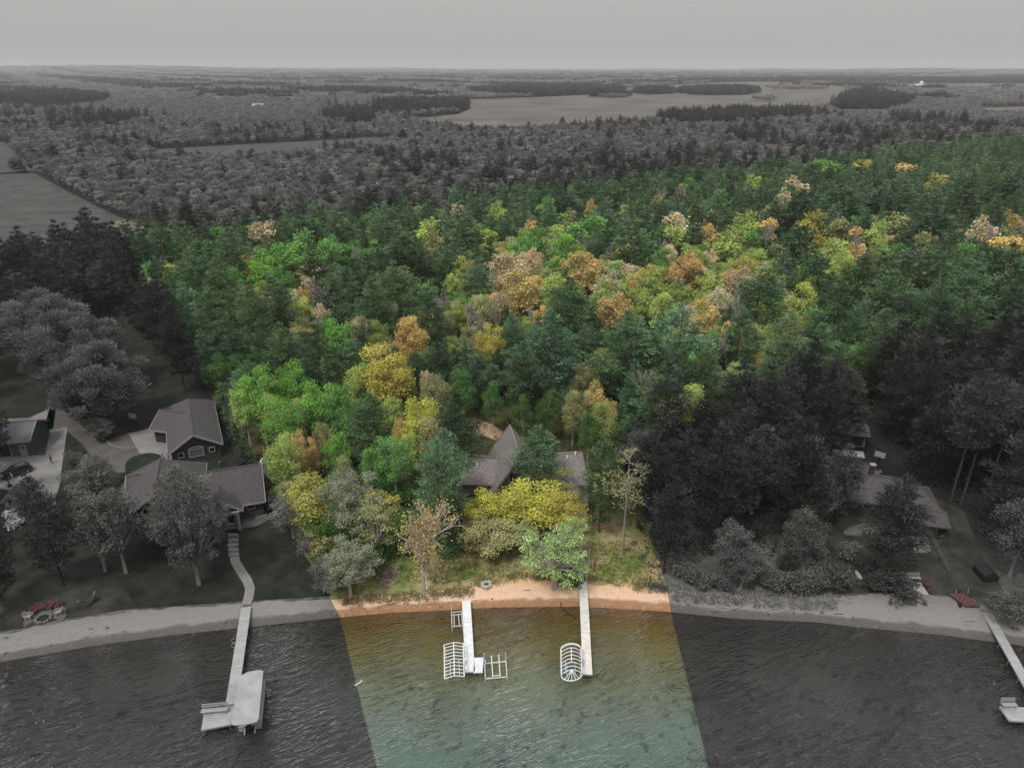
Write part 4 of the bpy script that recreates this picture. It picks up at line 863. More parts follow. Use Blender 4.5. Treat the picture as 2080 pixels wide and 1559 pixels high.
# far farm building
c = Vector((*at(1868, 176, 0), 0)); zz = float(gz(c.x, c.y)); r = thing('farm_building', (c.x, c.y, zz), 'tiny white farm building with domed roof far off at the right', 'farm building')
mb = MB(); mb.box(c + Vector((0, 0, zz + 5)), (34, 14, 10)); mb.build('wall', M['white'], r); mb = MB(); mb.tube(c + Vector((0, -8, zz)), c + Vector((0, -8, zz + 15)), 6, 6, 14); mb.tube(c + Vector((0, -8, zz + 15)), c + Vector((0, -8, zz + 20)), 6, 1, 14); mb.build('silo', M['white'], r)
c = Vector((*at(526, 226, 0), 0)); r = thing('far_house', (c.x, c.y, 0), 'tiny pale house in the woods left of the marsh', 'house')
gable(r, (c.x - 9, c.y), (c.x + 9, c.y), 6, 8, 12, 'trim', 'white', z0=0)

# ------------------------------------------------------------------ trees: templates
rg = np.random.default_rng(11)
def unit(v): return v / np.maximum(np.linalg.norm(v, axis=-1, keepdims=True), 1e-6)
def cards(c, d, nrm, ln, wd, shade, shape='tri'):
    """leaf-sized pieces: centre c, direction d, facing nrm, length, width, colour factor (n,3)"""
    side = unit(np.cross(d, nrm)) * (wd / 2)[:, None]; tip = c + d * ln[:, None]
    n = len(c)
    if shape == 'tri':
        v = np.stack([c - side, c + side, tip], 1).reshape(-1, 3); f = np.arange(n * 3).reshape(-1, 3); sh = np.repeat(shade, 3, 0)
    else:
        mid = c + d * (ln * .5)[:, None]
        v = np.stack([c, mid - side, tip, mid + side], 1).reshape(-1, 3); f = np.arange(n * 4).reshape(-1, 4); sh = np.repeat(shade, 4, 0)
    return v, f, sh
def sticks(segs, n=3):
    """tapered n-sided sticks; segs rows: p(3) q(3) r1 r2"""
    segs = np.asarray(segs, float); p, q, r1, r2 = segs[:, :3], segs[:, 3:6], segs[:, 6], segs[:, 7]
    u = unit(q - p); ref = np.where(np.abs(u[:, 2:3]) > .9, np.array([[1., 0, 0]]), np.array([[0., 0, 1]])); a = unit(np.cross(u, ref)); b = np.cross(u, a)
    V = []
    for k in range(n):
        t = 2 * math.pi * k / n; V.append(p + (a * math.cos(t) + b * math.sin(t)) * r1[:, None])
    for k in range(n):
        t = 2 * math.pi * k / n; V.append(q + (a * math.cos(t) + b * math.sin(t)) * r2[:, None])
    V = np.stack(V, 1).reshape(-1, 3); base = np.arange(len(segs)) * 2 * n; Fq = []
    for k in range(n): j = (k + 1) % n; Fq.append(np.stack([base + k, base + j, base + n + j, base + n + k], 1))
    return V, np.concatenate(Fq)
def mesh_from(name, parts, mats):
    """parts: list of (verts, faces, shade or None, material slot)"""
    V = []; Fc = []; mi = []; sh = []; off = 0
    for v, f, s_, k in parts:
        V.append(v); Fc += (f + off).tolist(); mi += [k] * len(f); off += len(v); sh.append(s_ if s_ is not None else np.ones((len(v), 3)))
    V = np.concatenate(V); sh = np.concatenate(sh)
    me = bpy.data.meshes.new(name); me.from_pydata(V.tolist(), [], Fc)
    for m_ in mats: me.materials.append(m_)
    me.polygons.foreach_set('material_index', mi)
    a = me.attributes.new('shade', 'FLOAT_COLOR', 'POINT'); a.data.foreach_set('color', np.concatenate([sh, np.ones((len(sh), 1))], 1).astype(np.float32).reshape(-1))
    return me
def shades(n, amt=.3, hue=.08):
    b = 1 + rg.uniform(-amt, amt, (n, 1)); return b * (1 + rg.uniform(-hue, hue, (n, 3)))

def pine(H=18., R=4., dens=1.0, ln=.5, wd=.2, z0=.22, cone=.0, up=.35, sparse=0., wh=1.25, rag=.22):
    """white pine: whorls of boughs that carry flat plumes of needles, open gaps between the tiers"""
    P = []; D = []; Nn = []; S_ = []; B = [((0, 0, 0), (0, 0, H * .5), .20 * H / 18, .13 * H / 18), ((0, 0, H * .5), (0, 0, H * .96), .13 * H / 18, .02)]
    zb = H * z0; nw_ = max(4, int((H - zb) / wh)); lean = rg.uniform(-.02, .02, 2) * H
    def plume(c, rc, dr, tone):
        n = max(4, int(24 * dens * (rc / .9) ** 1.2)); v = unit(rg.normal(size=(n, 3)) + np.array([0, 0, .35])); q = c + v * rc * np.array([1, 1, .42]) * (rg.random((n, 1)) ** .4)
        P.append(q); D.append(unit(v * np.array([.8, .8, .3]) + dr * .55 + np.array([0, 0, .30]) + rg.normal(size=(n, 3)) * .28)); Nn.append(unit(v + np.array([0, 0, .6]) + rg.normal(size=(n, 3)) * .35))
        S_.append(tone * shades(n, .14, .05))
    for w in range(nw_):
        t = w / (nw_ - 1); z = zb + (H - zb) * (t ** .95) * .96
        prof = (.62 + .38 * math.sin(min(1, t / .38) * math.pi / 2)) if t < .38 else (1 - ((t - .38) / .62) ** 1.25 * .90)
        if cone > .4: prof = max(.12, 1 - t * .92)
        nb_ = 6 if t < .8 else 5; a0 = rg.uniform(0, 6.28)
        for k in range(nb_):
            if rg.random() < (.08 + sparse): continue
            az = a0 + 2 * math.pi * k / nb_ + rg.uniform(-.35, .35); L = R * prof * rg.uniform(1 - rag * 1.8, 1 + rag)
            dr = np.array([math.cos(az), math.sin(az), 0]); sd_ = np.array([-dr[1], dr[0], 0]); slope = rg.uniform(-.14, .14) + up * t; zj = z + rg.uniform(-.25, .25)
            o_ = np.array([lean[0] * t, lean[1] * t, zj])
            if L > .8: B.append((tuple(o_), tuple(o_ + dr * L * .85 + np.array([0, 0, slope * L * .85])), .055, .015))
            tone = rg.uniform(.72, 1.22)
            for s_, lat in ((.98, 0), (.72, .5), (.70, -.5), (.42, .2)) if L > 2 else ((.9, 0), (.5, .15)) if L > .9 else ((.5, 0),):
                rc = (.17 * L + .38) * rg.uniform(.8, 1.2) * (1.1 if s_ > .9 else 1)
                plume(o_ + dr * L * s_ + sd_ * lat * (.30 * L) + np.array([0, 0, slope * L * s_ + .10 * L * s_ * s_]), rc, dr, tone * rg.uniform(.9, 1.12))
    plume(np.array([lean[0], lean[1], H * .96]), .5, np.array([0, 0, 1.]), 1.1)
    P, D, Nn, S_ = map(np.concatenate, (P, D, Nn, S_)); n = len(P)
    leaf = cards(P, D, Nn, ln * rg.uniform(.7, 1.3, n), wd * rg.uniform(.7, 1.3, n), S_)
    return leaf, sticks([(*p, *q, r1, r2) for p, q, r1, r2 in B], 4)

def limbs(H, targets, r0, fork=.3):
    B = [((0, 0, 0), (0, 0, H * fork), r0, r0 * .75)]; base = np.array([0, 0, H * fork])
    for c in targets:
        mid = base * .5 + c * .5 + np.array([*rg.uniform(-.3, .3, 2), rg.uniform(-.2, .5)]); B.append((tuple(base), tuple(mid), r0 * .5, r0 * .28)); B.append((tuple(mid), tuple(c), r0 * .28, r0 * .08))
        for k in range(3):
            e = c + unit(rg.normal(size=3) + np.array([0, 0, .6])) * rg.uniform(.6, 1.3); B.append((tuple(c * .7 + mid * .3), tuple(e), r0 * .1, .012))
    return B
def broad(H=13., R=4., nl=16, per=150, ln=.42, wd=.34, zc=.6, zr=.38, lobe=.36, hollow=.0, droop=0., upsw=0., fill=1., fork=.3):
    C_ = []; tries = 0
    while len(C_) < nl and tries < 4000:
        tries += 1
        v = rg.normal(size=3); v /= np.linalg.norm(v); v *= rg.random() ** .33
        if v[2] < -.75: continue
        c = np.array([v[0] * R * .72, v[1] * R * .72, H * zc + v[2] * H * zr * .8])
        if all(np.linalg.norm(c - q) > lobe * R * .62 for q in C_): C_.append(c)
    P = []; D = []; Nn = []; S_ = []; tones = rg.uniform(.8, 1.2, len(C_))
    for c, tone in zip(C_, tones):
        rl = lobe * R * rg.uniform(.75, 1.2); n = int(per * (rl / (lobe * R)) ** 2 * fill)
        v = unit(rg.normal(size=(n, 3)) + np.array([0, 0, .25])); rr = rl * (rg.random((n, 1)) ** .35) * (1 + .25 * rg.normal(size=(n, 1)) * .6)
        p = c + v * rr * np.array([1, 1, .8]); P.append(p)
        if droop: d = unit(v * .3 + np.array([0, 0, -droop]) + rg.normal(size=(n, 3)) * .25)
        elif upsw: d = unit(v * .6 + np.array([0, 0, upsw]) + rg.normal(size=(n, 3)) * .3)
        else: d = unit(rg.normal(size=(n, 3)) + v * .4)
        D.append(d); Nn.append(unit(v + rg.normal(size=(n, 3)) * .42)); S_.append(tone * shades(n, .13, .05))
    P, D, Nn, S_ = map(np.concatenate, (P, D, Nn, S_)); n = len(P)
    leaf = cards(P, D, Nn, ln * rg.uniform(.7, 1.3, n), wd * rg.uniform(.7, 1.3, n), S_, 'quad')
    return leaf, sticks([(*p, *q, a, b) for p, q, a, b in limbs(H, C_, .045 * R + .08, fork)], 4)

def bare(H=13., R=2.6, lev=4, leaves=0, spread=.42, r0=.16, ln=.35, multi=1, thick=.032):
    B = []; tips = []
    def grow(p, d, L, r, k):
        q = p + d * L; B.append((*p, *q, r, r * .62))
        if k == 0: tips.append(q); return
        for j in range(3 if k > 1 else 4):
            nd = d + rg.normal(size=3) * spread; nd[2] += .25; nd /= np.linalg.norm(nd)
            nd[:2] *= 1.0; grow(p + d * L * rg.uniform(.55, 1), nd, L * rg.uniform(.62, .85), r * .58, k - 1)
    for m_ in range(multi):
        d0 = np.array([rg.uniform(-.25, .25), rg.uniform(-.25, .25), 1.]) if multi > 1 else np.array([0, 0, 1.]); d0 /= np.linalg.norm(d0)
        grow(np.zeros(3), d0, H * .33, r0, lev)
    B = np.array(B, float); top = B[:, 5].max(); rad = np.abs(B[:, 3:5]).max(); f = np.array([R / rad * 1.1, R / rad * 1.1, H / top]); B[:, :3] *= f; B[:, 3:6] *= f
    B[:, 6:] = np.maximum(B[:, 6:], thick)
    T_ = np.array(tips) * f; n = max(1, leaves); i_ = rg.integers(0, len(T_), n)
    leaf = cards(T_[i_] + rg.normal(size=(n, 3)) * .3, unit(rg.normal(size=(n, 3))), unit(rg.normal(size=(n, 3))), ln * rg.uniform(.7, 1.3, n), ln * .7 * rg.uniform(.7, 1.3, n), shades(n, .2), 'quad')
    return leaf, sticks(B, 3)

TPL = {}
def add_tpl(key, gen, H, R, bark):
    leaf, st_ = gen
    TPL.setdefault(key, []).append((mesh_from(key + '_crown', [(*leaf, 0)], [LEAF]), mesh_from(key + '_trunk', [(*st_, None, 0)], [bark]), H, R))
for k in range(7): add_tpl('pine_near', pine(18, 4.2, 1.0, .58, .24, z0=rg.uniform(.14, .28), up=rg.uniform(.15, .4)), 18, 4.2, BARK_PINE)
for k in range(5): add_tpl('pine_mid', pine(18, 4.2, .5, .85, .42, z0=.18, up=.3, wh=1.5, rag=.3), 18, 4.2, BARK_PINE)
for k in range(3): add_tpl('spruce_mid', pine(16, 3.2, .7, .6, .3, z0=.05, cone=1, up=0, wh=1.1), 16, 3.2, BARK_PINE)
for k in range(2): add_tpl('pine_high', pine(18, 3.8, 1.0, .55, .22, z0=.5, up=.2), 18, 3.8, BARK)
for k in range(2): add_tpl('pine_sparse', pine(18, 3.6, .5, .5, .15, z0=.5, sparse=.35, up=.1, wh=1.0), 18, 3.6, BARK_GREY)
for k in range(5): add_tpl('leafy_near', broad(13, 4.2, 38, 190, .28, .20, lobe=.27, zr=.42), 13, 3.8, BARK_PALE)
for k in range(5): add_tpl('leafy_mid', broad(13, 4.2, 28, 105, .42, .32, lobe=.28, zr=.42), 13, 3.8, BARK_PALE)
for k in range(3): add_tpl('upswept', broad(13, 4.5, 44, 260, .6, .2, lobe=.25, upsw=.9, zr=.48, zc=.52), 13, 4.0, BARK)
for k in range(3): add_tpl('airy', broad(13, 4.2, 48, 95, .28, .19, lobe=.21, fork=.22, fill=.95, zr=.44, zc=.56), 13, 3.5, BARK_PALE)
for k in range(2): add_tpl('upswept_big', broad(20, 9.5, 95, 300, .62, .19, lobe=.15, upsw=.8, zr=.46, zc=.52, fork=.12), 20, 8.8, BARK)
for k in range(2): add_tpl('airy_big', broad(16, 7, 85, 130, .32, .2, lobe=.13, zr=.44, zc=.56, fork=.22), 16, 6.2, BARK_PALE)
for k in range(2): add_tpl('hanging', broad(13, 4.2, 60, 90, .32, .12, lobe=.15, droop=.8, zr=.5, zc=.53), 13, 3.7, BARK_PALE)
for k in range(4): add_tpl('bare', bare(13, 2.6, 4, 60, .40, ln=.22), 13, 2.6, BARK_GREY)
for k in range(2): add_tpl('bare_multi', bare(12, 4.2, 4, 1000, .5, multi=2, r0=.26, ln=.24, thick=.028), 12, 4.2, BARK_PALE)
for k in range(2): add_tpl('shrub', broad(3, 1.8, 12, 130, .26, .18, zc=.5, zr=.42, lobe=.38, fork=.1), 3, 1.8, BARK)

COL = dict(G=(.17, .34, .10), LG=(.36, .45, .13), Y=(.44, .41, .11), GO=(.60, .46, .18), O=(.58, .42, .18), RO=(.55, .43, .28), PK=(.58, .50, .32), OL=(.31, .32, .15), BR=(.42, .38, .33),
           PI=(.108, .175, .088), DP=(.068, .115, .060), PB=(.145, .232, .130), YB=(.46, .48, .10), BG=(.19, .39, .085), WG=(.46, .60, .23), DG=(.09, .18, .05), WH=(1.6, 1.6, 1.6), GG=(.28, .30, .20), GW=(.33, .37, .30))
WORDS = dict(G='bright green', LG='light yellow-green', Y='olive-yellow', GO='golden', O='orange', RO='reddish-pink', PK='pale tan', OL='muted olive', BR='grey leafless', PI='dark green', DP='very dark green', PB='blue-green',
             YB='vivid yellow', BG='vivid green', WG='pale spring-green', DG='deep green', WH='white-flowering', GG='grey-green', GW='silvery grey-green')
TREES = []     # dicts: x, y, r, h, kind, col, near
def add_tree(x, y, r, h, kind, col, label=None, rot=None):
    TREES.append(dict(x=x, y=y, r=r, h=h, kind=kind, col=col, label=label, rot=rot if rot is not None else rnd.uniform(0, 6.28)))
def T_(px, py, wpx, kind, col, label=None, ratio=None, gpy=None, h=None):
    """a tree surveyed by its crown centre (px, py) and crown width in the photograph; gpy = pixel row of its foot if that shows"""
    hh = 12.
    for _ in range(4):
        if gpy: gx, gy = at(px if not isinstance(gpy, tuple) else gpy[0], gpy if not isinstance(gpy, tuple) else gpy[1])
        else: gx, gy = at(px, py, hh * .62)
        d = gy * cP + (HC - hh * .6) * sP; r = wpx / 2 * d / F
        if h: hh = h; continue
        pineish = kind.startswith(('pine', 'spruce'))
        hh = min(21, max(10, r * 3.6 + 2)) if pineish else min(17, max(5, r * 1.9 + 7))
        if ratio: hh = r * ratio
    add_tree(gx, gy, r, hh, kind, col, label)

MAN = """540 482 58 M PK;515 478 30 M GO;570 535 95 M BG;615 505 60 M G;535 560 60 M BG;672 518 60 M G;720 525 42 M G;575 580 60 M G;720 525 40 M BG;612 640 50 M LG;620 607 34 M O;655 652 42 M RO;
692 690 62 M BG;735 680 48 N PK;770 690 48 N LG;836 695 72 N GO;780 768 110 N Y;735 790 70 N LG;822 785 50 N LG;795 800 44 N GO;885 808 66 N OL;868 790 30 N RO;995 710 62 N Y;945 556 50 M Y;925 588 48 M LG;1035 562 80 M RO;
1055 600 90 M GO;1085 600 50 M O;1078 540 50 M RO;1032 535 36 M LG;1100 575 46 M OL;1185 560 88 M GO;1236 592 70 M PK;1225 618 60 M LG;1287 590 38 M GO;1330 590 72 M LG;1388 556 72 M O;1250 640 70 M O;1222 655 34 M GO;
1090 500 50 M G;1130 498 60 M LG;1152 518 70 M BG;1200 470 90 M G;1080 470 30 M GO;1200 432 30 M GO;1368 462 62 M PK;1368 490 50 M LG;1410 527 62 M LG;1480 505 72 M LG;1512 465 60 M LG;1445 452 40 M PK;1437 480 36 M O;
1495 582 68 M RO;1510 552 50 M Y;1646 462 62 M Y;1700 470 50 M OL;1735 485 32 M O;1822 465 62 M OL;1612 388 60 M PK;1590 418 48 M PK;1662 342 40 M G;1690 350 60 M BG;1836 350 50 M O;1902 375 50 M Y;2040 512 72 M GO;2052 460 40 M GO;
1990 478 56 M PK;1430 655 60 M GO;1398 660 40 M PK;1305 622 50 M LG;1345 640 60 M LG;1482 690 42 M GO;1455 705 56 M G;1550 700 50 M LG;1630 622 62 M LG;1640 602 40 M Y;1632 570 40 M BG;1692 520 60 M LG;1705 545 50 M LG;
1440 590 60 M LG;1380 610 50 M LG;1460 620 50 M PK;1540 660 40 M Y;1480 555 40 M LG;1520 500 46 M G;1560 470 40 M GO;1605 520 40 M LG;1300 500 50 M G;1340 540 44 M G;980 640 56 M OL;880 500 44 M OL;850 560 36 M Y;
870 480 60 M LG;1060 520 50 M G;1240 560 46 M G;1265 610 56 M LG;1010 575 40 M PK;1125 600 60 M LG;1160 620 60 M G;1150 560 40 M LG;640 470 36 M G;700 470 34 M OL;760 520 36 M G;610 420 40 M G;660 430 30 M BG;460 455 44 M BG;430 470 36 M G;
930 440 34 M PK;1010 440 40 M LG;1110 430 44 M G;1160 450 36 M OL;1270 440 36 M LG;1340 420 34 M OL;1460 410 44 M G;1530 380 40 M LG;1400 380 30 M G;1750 345 46 M Y;1560 440 34 M OL;1780 480 46 M LG;1870 500 44 M OL;1960 520 44 M G;
530 812 92 N BG;590 795 80 N BG;650 830 86 N BG;575 868 84 N BG;498 838 60 N LG;560 850 60 N LG;695 845 70 N G;612 925 46 N O;636 932 30 N O;572 940 70 N LG;688 935 62 N BG;660 905 50 N OL;700 980 50 N OL;755 960 50 N G;
848 868 96 N YB;815 895 50 N GO;868 905 74 N OL;800 942 78 N G;830 930 50 N LG;1216 828 62 N GO;1222 868 60 N LG;1195 885 46 N DG;1420 640 46 M LG;740 740 40 N DG;1180 780 44 N OL;1165 840 50 N OL;1110 840 50 N DG;1060 850 44 N DG;1000 820 46 N DG"""
for row in MAN.replace('\n', '').split(';'):
    a, b_, w_, k, c_ = row.split(); T_(float(a), float(b_), float(w_) * 1.14, 'leafy_near' if k == 'N' else 'leafy_mid', c_)
# leafless and birch-like trees
for px, py, w_, hh in ((655, 612, 56, 12), (905, 655, 54, 13), (948, 655, 58, 13), (1010, 650, 42, 12), (620, 878, 56, 9), (1330, 600, 50, 11), (1378, 405, 30, 12), (1558, 492, 34, 11), (645, 405, 44, 15), (705, 415, 34, 14), (345, 450, 40, 8), (440, 440, 30, 12), (780, 420, 26, 14),
                       (1185, 515, 22, 12), (925, 400, 24, 14), (985, 395, 22, 14), (1495, 650, 38, 14), (2015, 495, 40, 12), (1740, 510, 22, 14), (1340, 410, 24, 13), (1045, 690, 30, 11)):
    T_(px, py, w_ * 1.25, 'bare', 'BR', h=hh * 1.25)
# surveyed pines
for row in """750 868 92 PI;905 950 100 PB;925 880 90 DP;960 775 52 PI;1062 765 84 PI;1120 715 120 PB;1150 635 100 PI;1270 715 130 PI;1380 695 110 PB;1320 740 80 PI;1540 615 120 PI;1622 520 92 DP;805 600 110 PI;760 640 90 PI;868 650 84 DP;
970 575 64 PB;825 540 120 DP;720 590 80 DP;640 560 70 DP;645 730 110 DP;575 720 80 PI;470 700 70 PI;520 650 90 PI;450 580 70 PI;390 560 70 PI;380 500 60 PI;330 500 60 PI;470 520 70 PI;560 620 70 DP;430 640 70 PI;640 490 50 DP;
1285 505 90 PI;1235 495 50 DP;1410 490 50 DP;1700 640 110 DP;1600 700 90 PB;1800 620 120 PI;1860 560 120 PI;1960 600 120 PI;2040 560 110 PI;1740 590 100 DP;1790 690 80 PB;1650 560 80 DP;1890 470 110 DP;1700 420 100 DP;1800 410 110 DP;
1620 440 80 DP;1550 410 70 PI;1460 440 60 PI;1310 470 60 PI;1950 420 100 DP;2040 400 90 DP;1900 640 110 PI;1500 690 80 PI;1040 700 70 PI;890 745 60 DP;910 560 60 DP;770 560 90 DP""".replace('\n', '').split(';'):
    a, b_, w_, c_ = row.split(); b_ = float(b_); T_(float(a), b_, float(w_), 'pine_near' if b_ > 560 else 'pine_mid', c_)

# special trees near the water
T_(1082, 905, 96, 'pine_near', 'PB', 'blue-green pine standing in front of the brown cabin roof', gpy=(1090, 1020), h=14)
T_(900, 1000, 100, 'pine_near', 'PB', 'tall blue-green pine left of the cabin with a ragged crown', gpy=(898, 1110), h=18)
T_(1075, 1000, 165, 'leafy_near', 'YB', 'vivid yellow-green tree hiding the front of the cabin', gpy=(1080, 1078), h=8)
T_(1140, 1020, 110, 'leafy_near', 'Y', 'olive-yellow tree in front of the right cabin wing', gpy=(1140, 1090), h=7.5)
T_(985, 1010, 110, 'leafy_near', 'YB', 'yellow-green tree at the left front of the cabin', gpy=(985, 1090), h=8)
T_(990, 1075, 130, 'leafy_near', 'OL', 'muted olive tree at the left front of the yard', gpy=(995, 1125), h=6)
T_(1060, 1075, 90, 'leafy_near', 'OL', 'low olive tree between the yellow trees and the pale willow', gpy=(1060, 1120), h=5)
T_(1110, 965, 110, 'airy', 'OL', 'airy olive tree against the right wing of the cabin', gpy=(1120, 1025), h=8)
T_(1110, 1090, 165, 'hanging', 'WG', 'pale green willow with hanging strands leaning over the beach', gpy=(1125, 1192), h=11.5)
T_(1172, 1060, 80, 'hanging', 'WG', 'pale green willow bough beside the paved walk', gpy=(1160, 1150), h=10)
T_(1158, 1150, 50, 'spruce_mid', 'DP', 'small dark spruce at the foot of the pale willow', gpy=(1158, 1178), h=3.6)
T_(1160, 1165, 36, 'shrub', 'BG', 'small vivid green sapling beside the cream dock', gpy=(1150, 1185), h=3)
T_(832, 1080, 150, 'bare_multi', 'GO', 'half-dead willow with bleached limbs and a forked trunk by the beach', gpy=(858, 1202), h=15)
T_(885, 1125, 110, 'bare_multi', 'GO', 'golden-leaved dead willow fork leaning right above the beach', gpy=(866, 1202), h=11)
T_(655, 1005, 150, 'leafy_near', 'Y', 'broken yellow-green tree at the left edge of the coloured wood', gpy=(655, 1095), h=11)
T_(612, 1050, 84, 'airy', 'Y', 'yellow-leaved tree overhanging the dark lawn edge', gpy=(597, 1093), h=8)
T_(722, 985, 160, 'airy', 'GG', 'large pale olive tree with fine grey twigs', gpy=(720, 1110), h=14)
T_(780, 1010, 90, 'airy', 'Y', 'yellowish twiggy tree behind the dead willow', gpy=(780, 1110), h=11)
T_(705, 1120, 150, 'airy', 'GG', 'grey-green waterside tree at the left end of the orange beach', gpy=(712, 1205), h=9)
T_(662, 1145, 90, 'airy', 'GG', 'grey-green thicket tree at the parcel corner', gpy=(672, 1200), h=6)
T_(1268, 1000, 110, 'pine_sparse', 'OL', 'thin half-bare pine with long trunk right of the paved walk', gpy=(1264, 1126), h=17.5)
T_(1214, 930, 90, 'pine_near', 'PI', 'pine with tall bare trunk right of the cabin', gpy=(1217, 1080), h=17)
T_(830, 1045, 90, 'leafy_near', 'DG', 'deep green bushy tree behind the dead willow', gpy=(820, 1125), h=8)
T_(925, 1060, 56, 'pine_near', 'DP', 'dark pine left of the muted olive tree', gpy=(925, 1125), h=10)
T_(625, 1110, 80, 'airy', 'OL', 'olive twiggy tree on the parcel line above the dark lawn', gpy=(642, 1150), h=7)
T_(650, 1070, 90, 'leafy_near', 'DG', 'deep green tree low behind the yellow-leaved edge tree', gpy=(655, 1130), h=8)
T_(765, 1070, 100, 'airy', 'OL', 'olive tree between the pale twiggy tree and the dead willow', gpy=(768, 1140), h=11)
T_(705, 1060, 90, 'leafy_near', 'DG', 'deep green tree under the large pale twiggy tree', gpy=(708, 1125), h=9)
T_(590, 1000, 80, 'leafy_near', 'OL', 'dull olive tree at the edge right of the left house', gpy=(605, 1050), h=8)
# left neighbour's trees
T_(110, 610, 210, 'upswept', 'GW', 'broad grey-green willow farthest back on the left lawn', gpy=(110, 745), h=20)
T_(165, 690, 220, 'upswept', 'GW', 'broad grey-green willow in the middle of the left group', gpy=(165, 800), h=20)
T_(215, 760, 230, 'upswept', 'GW', 'broad grey-green willow nearest the left houses', gpy=(225, 868), h=19)
T_(150, 810, 70, 'upswept', 'GW', 'smaller grey-green willow at the drive edge', gpy=(160, 845), h=9)
T_(385, 1030, 170, 'airy', 'GG', 'big spreading tree with a pale forked trunk before the left house', gpy=(405, 1187), h=17)
T_(345, 1050, 110, 'airy', 'OL', 'low twiggy tree before the left gable of the left house', gpy=(350, 1110), h=7)
T_(440, 1030, 80, 'airy', 'OL', 'thin twiggy tree before the porch of the left house', gpy=(440, 1100), h=8)
T_(375, 990, 130, 'pine_near', 'OL', 'dull green ragged pine crown over the left house roof', gpy=(383, 1110), h=14)
T_(225, 1030, 120, 'airy', 'OL', 'open twiggy tree with a pale trunk left of the house', gpy=(257, 1163), h=16)
T_(170, 1010, 110, 'airy', 'OL', 'dull twiggy tree left of the twin trunks', gpy=(215, 1160), h=15)
T_(205, 960, 110, 'leafy_near', 'OL', 'low dull leafy tree along the drive', gpy=(195, 1015), h=8)
T_(85, 1080, 110, 'pine_near', 'PI', 'layered dark pine with leaning trunk at the lower left', gpy=(130, 1188), h=17)
T_(20, 1110, 90, 'pine_near', 'PI', 'dark pine at the lower left frame edge', gpy=(10, 1230), h=17)
T_(60, 1020, 70, 'pine_near', 'PI', 'dark pine beside the playhouse', gpy=(85, 1090), h=11)
T_(30, 1055, 56, 'shrub', 'WH', 'white-blossoming bush beside the playhouse', gpy=(30, 1070), h=3.4)
T_(20, 1195, 90, 'leafy_near', 'DG', 'dark round bush left of the fire pit', gpy=(5, 1245), h=7)
T_(575, 1000, 60, 'leafy_near', 'DG', 'dark bush at the right end of the left house', gpy=(570, 1040), h=5)
T_(200, 880, 60, 'airy', 'OL', 'thin leafy small tree at the driveway bend', gpy=(210, 893), h=4.5)
T_(125, 930, 40, 'airy', 'OL', 'thin shrub between the two left drives', gpy=(155, 960), h=5)
for px, py, w_ in ((470, 850, 50), (480, 880, 40), (500, 925, 44), (455, 820, 44), (520, 965, 36)): T_(px, py, w_, 'spruce_mid', 'PI', gpy=(px + 2, py + 12), h=6)
# right neighbour's trees
T_(1800, 1040, 120, 'pine_near', 'PI', 'layered pine growing in front of the right house', gpy=(1795, 1180), h=17)
T_(1690, 970, 90, 'pine_near', 'PI', 'dark pine just left of the right chimneyed house', gpy=(1690, 1075), h=15)
T_(1870, 900, 100, 'pine_near', 'DP', 'dark pine close behind the right chimneyed house', gpy=(1875, 990), h=18)
T_(2045, 1060, 120, 'leafy_near', 'GG', 'round pale grey-green tree at the right frame edge', gpy=(2050, 1170), h=13)
T_(2045, 1215, 110, 'leafy_near', 'G', 'dark green rounded bush beside the right-edge dock', gpy=(2050, 1262), h=5)
T_(1480, 1085, 90, 'airy', 'GG', 'pale grey-green tree on the right bank', gpy=(1478, 1185), h=11)
T_(1530, 1130, 80, 'airy', 'GG', 'pale leaning tree on the right bank', gpy=(1505, 1195), h=8)
T_(1625, 1060, 90, 'leafy_near', 'OL', 'dull round tree above the right bank', gpy=(1620, 1150), h=10)
T_(1670, 1020, 80, 'bare', 'OL', 'forked pale birch left of the right house', gpy=(1662, 1090), h=12)
T_(1830, 1185, 90, 'spruce_mid', 'PI', 'low spreading dark evergreen beside the white terrace', gpy=(1815, 1200), h=3.5)
T_(1345, 1060, 90, 'pine_near', 'DP', 'dark pine with drooping dead limbs just right of the coloured strip', gpy=(1348, 1165), h=16)
T_(1310, 860, 90, 'bare', 'BR', 'grey dead pine skeleton at the corner of the dark wood', gpy=(1310, 905), h=16)
for px, py, g_, h_ in ((1925, 900, (1925, 1035), 24), (1965, 880, (1950, 1030), 25), (2010, 900, (2002, 1010), 22)):
    T_(px, py, 100, 'pine_high', 'PI', gpy=g_, h=h_)
for i_, (px, gy_) in enumerate([(1400, 1185), (1440, 1195), (1470, 1200), (1560, 1190), (1590, 1200), (1630, 1205), (1660, 1190), (1380, 1170), (1540, 1180), (1600, 1160), (1650, 1150), (1700, 1190), (1780, 1195), (1760, 1160), (1730, 1130)]):
    T_(px, gy_ - 20, rnd.uniform(46, 78), 'shrub', rnd.choice(['OL', 'DG', 'GG', 'OL']), gpy=(px, gy_), h=rnd.uniform(2.2, 4.2))
for px, gy_ in ((630, 1140), (600, 1080), (585, 1040), (565, 1000), (548, 965), (640, 1190), (680, 1185), (735, 1160), (760, 1130), (800, 1120), (700, 1090), (650, 1070)):
    T_(px + 22, gy_ - 20, rnd.uniform(40, 60), 'shrub', rnd.choice(['DG', 'OL', 'G', 'DG']), gpy=(px + 22, gy_), h=rnd.uniform(2.2, 4))

for k in range(70):
    px, gy_ = rnd.uniform(590, 935), rnd.uniform(930, 1150)
    if px < 560 + (gy_ - 930) * .45 or (gy_ > 1120 and px > 780): continue
    T_(px, gy_ - 20, rnd.uniform(50, 84), 'shrub', rnd.choice(['DG', 'OL', 'G', 'DG', 'OL']), gpy=(px, gy_), h=rnd.uniform(2.5, 5))
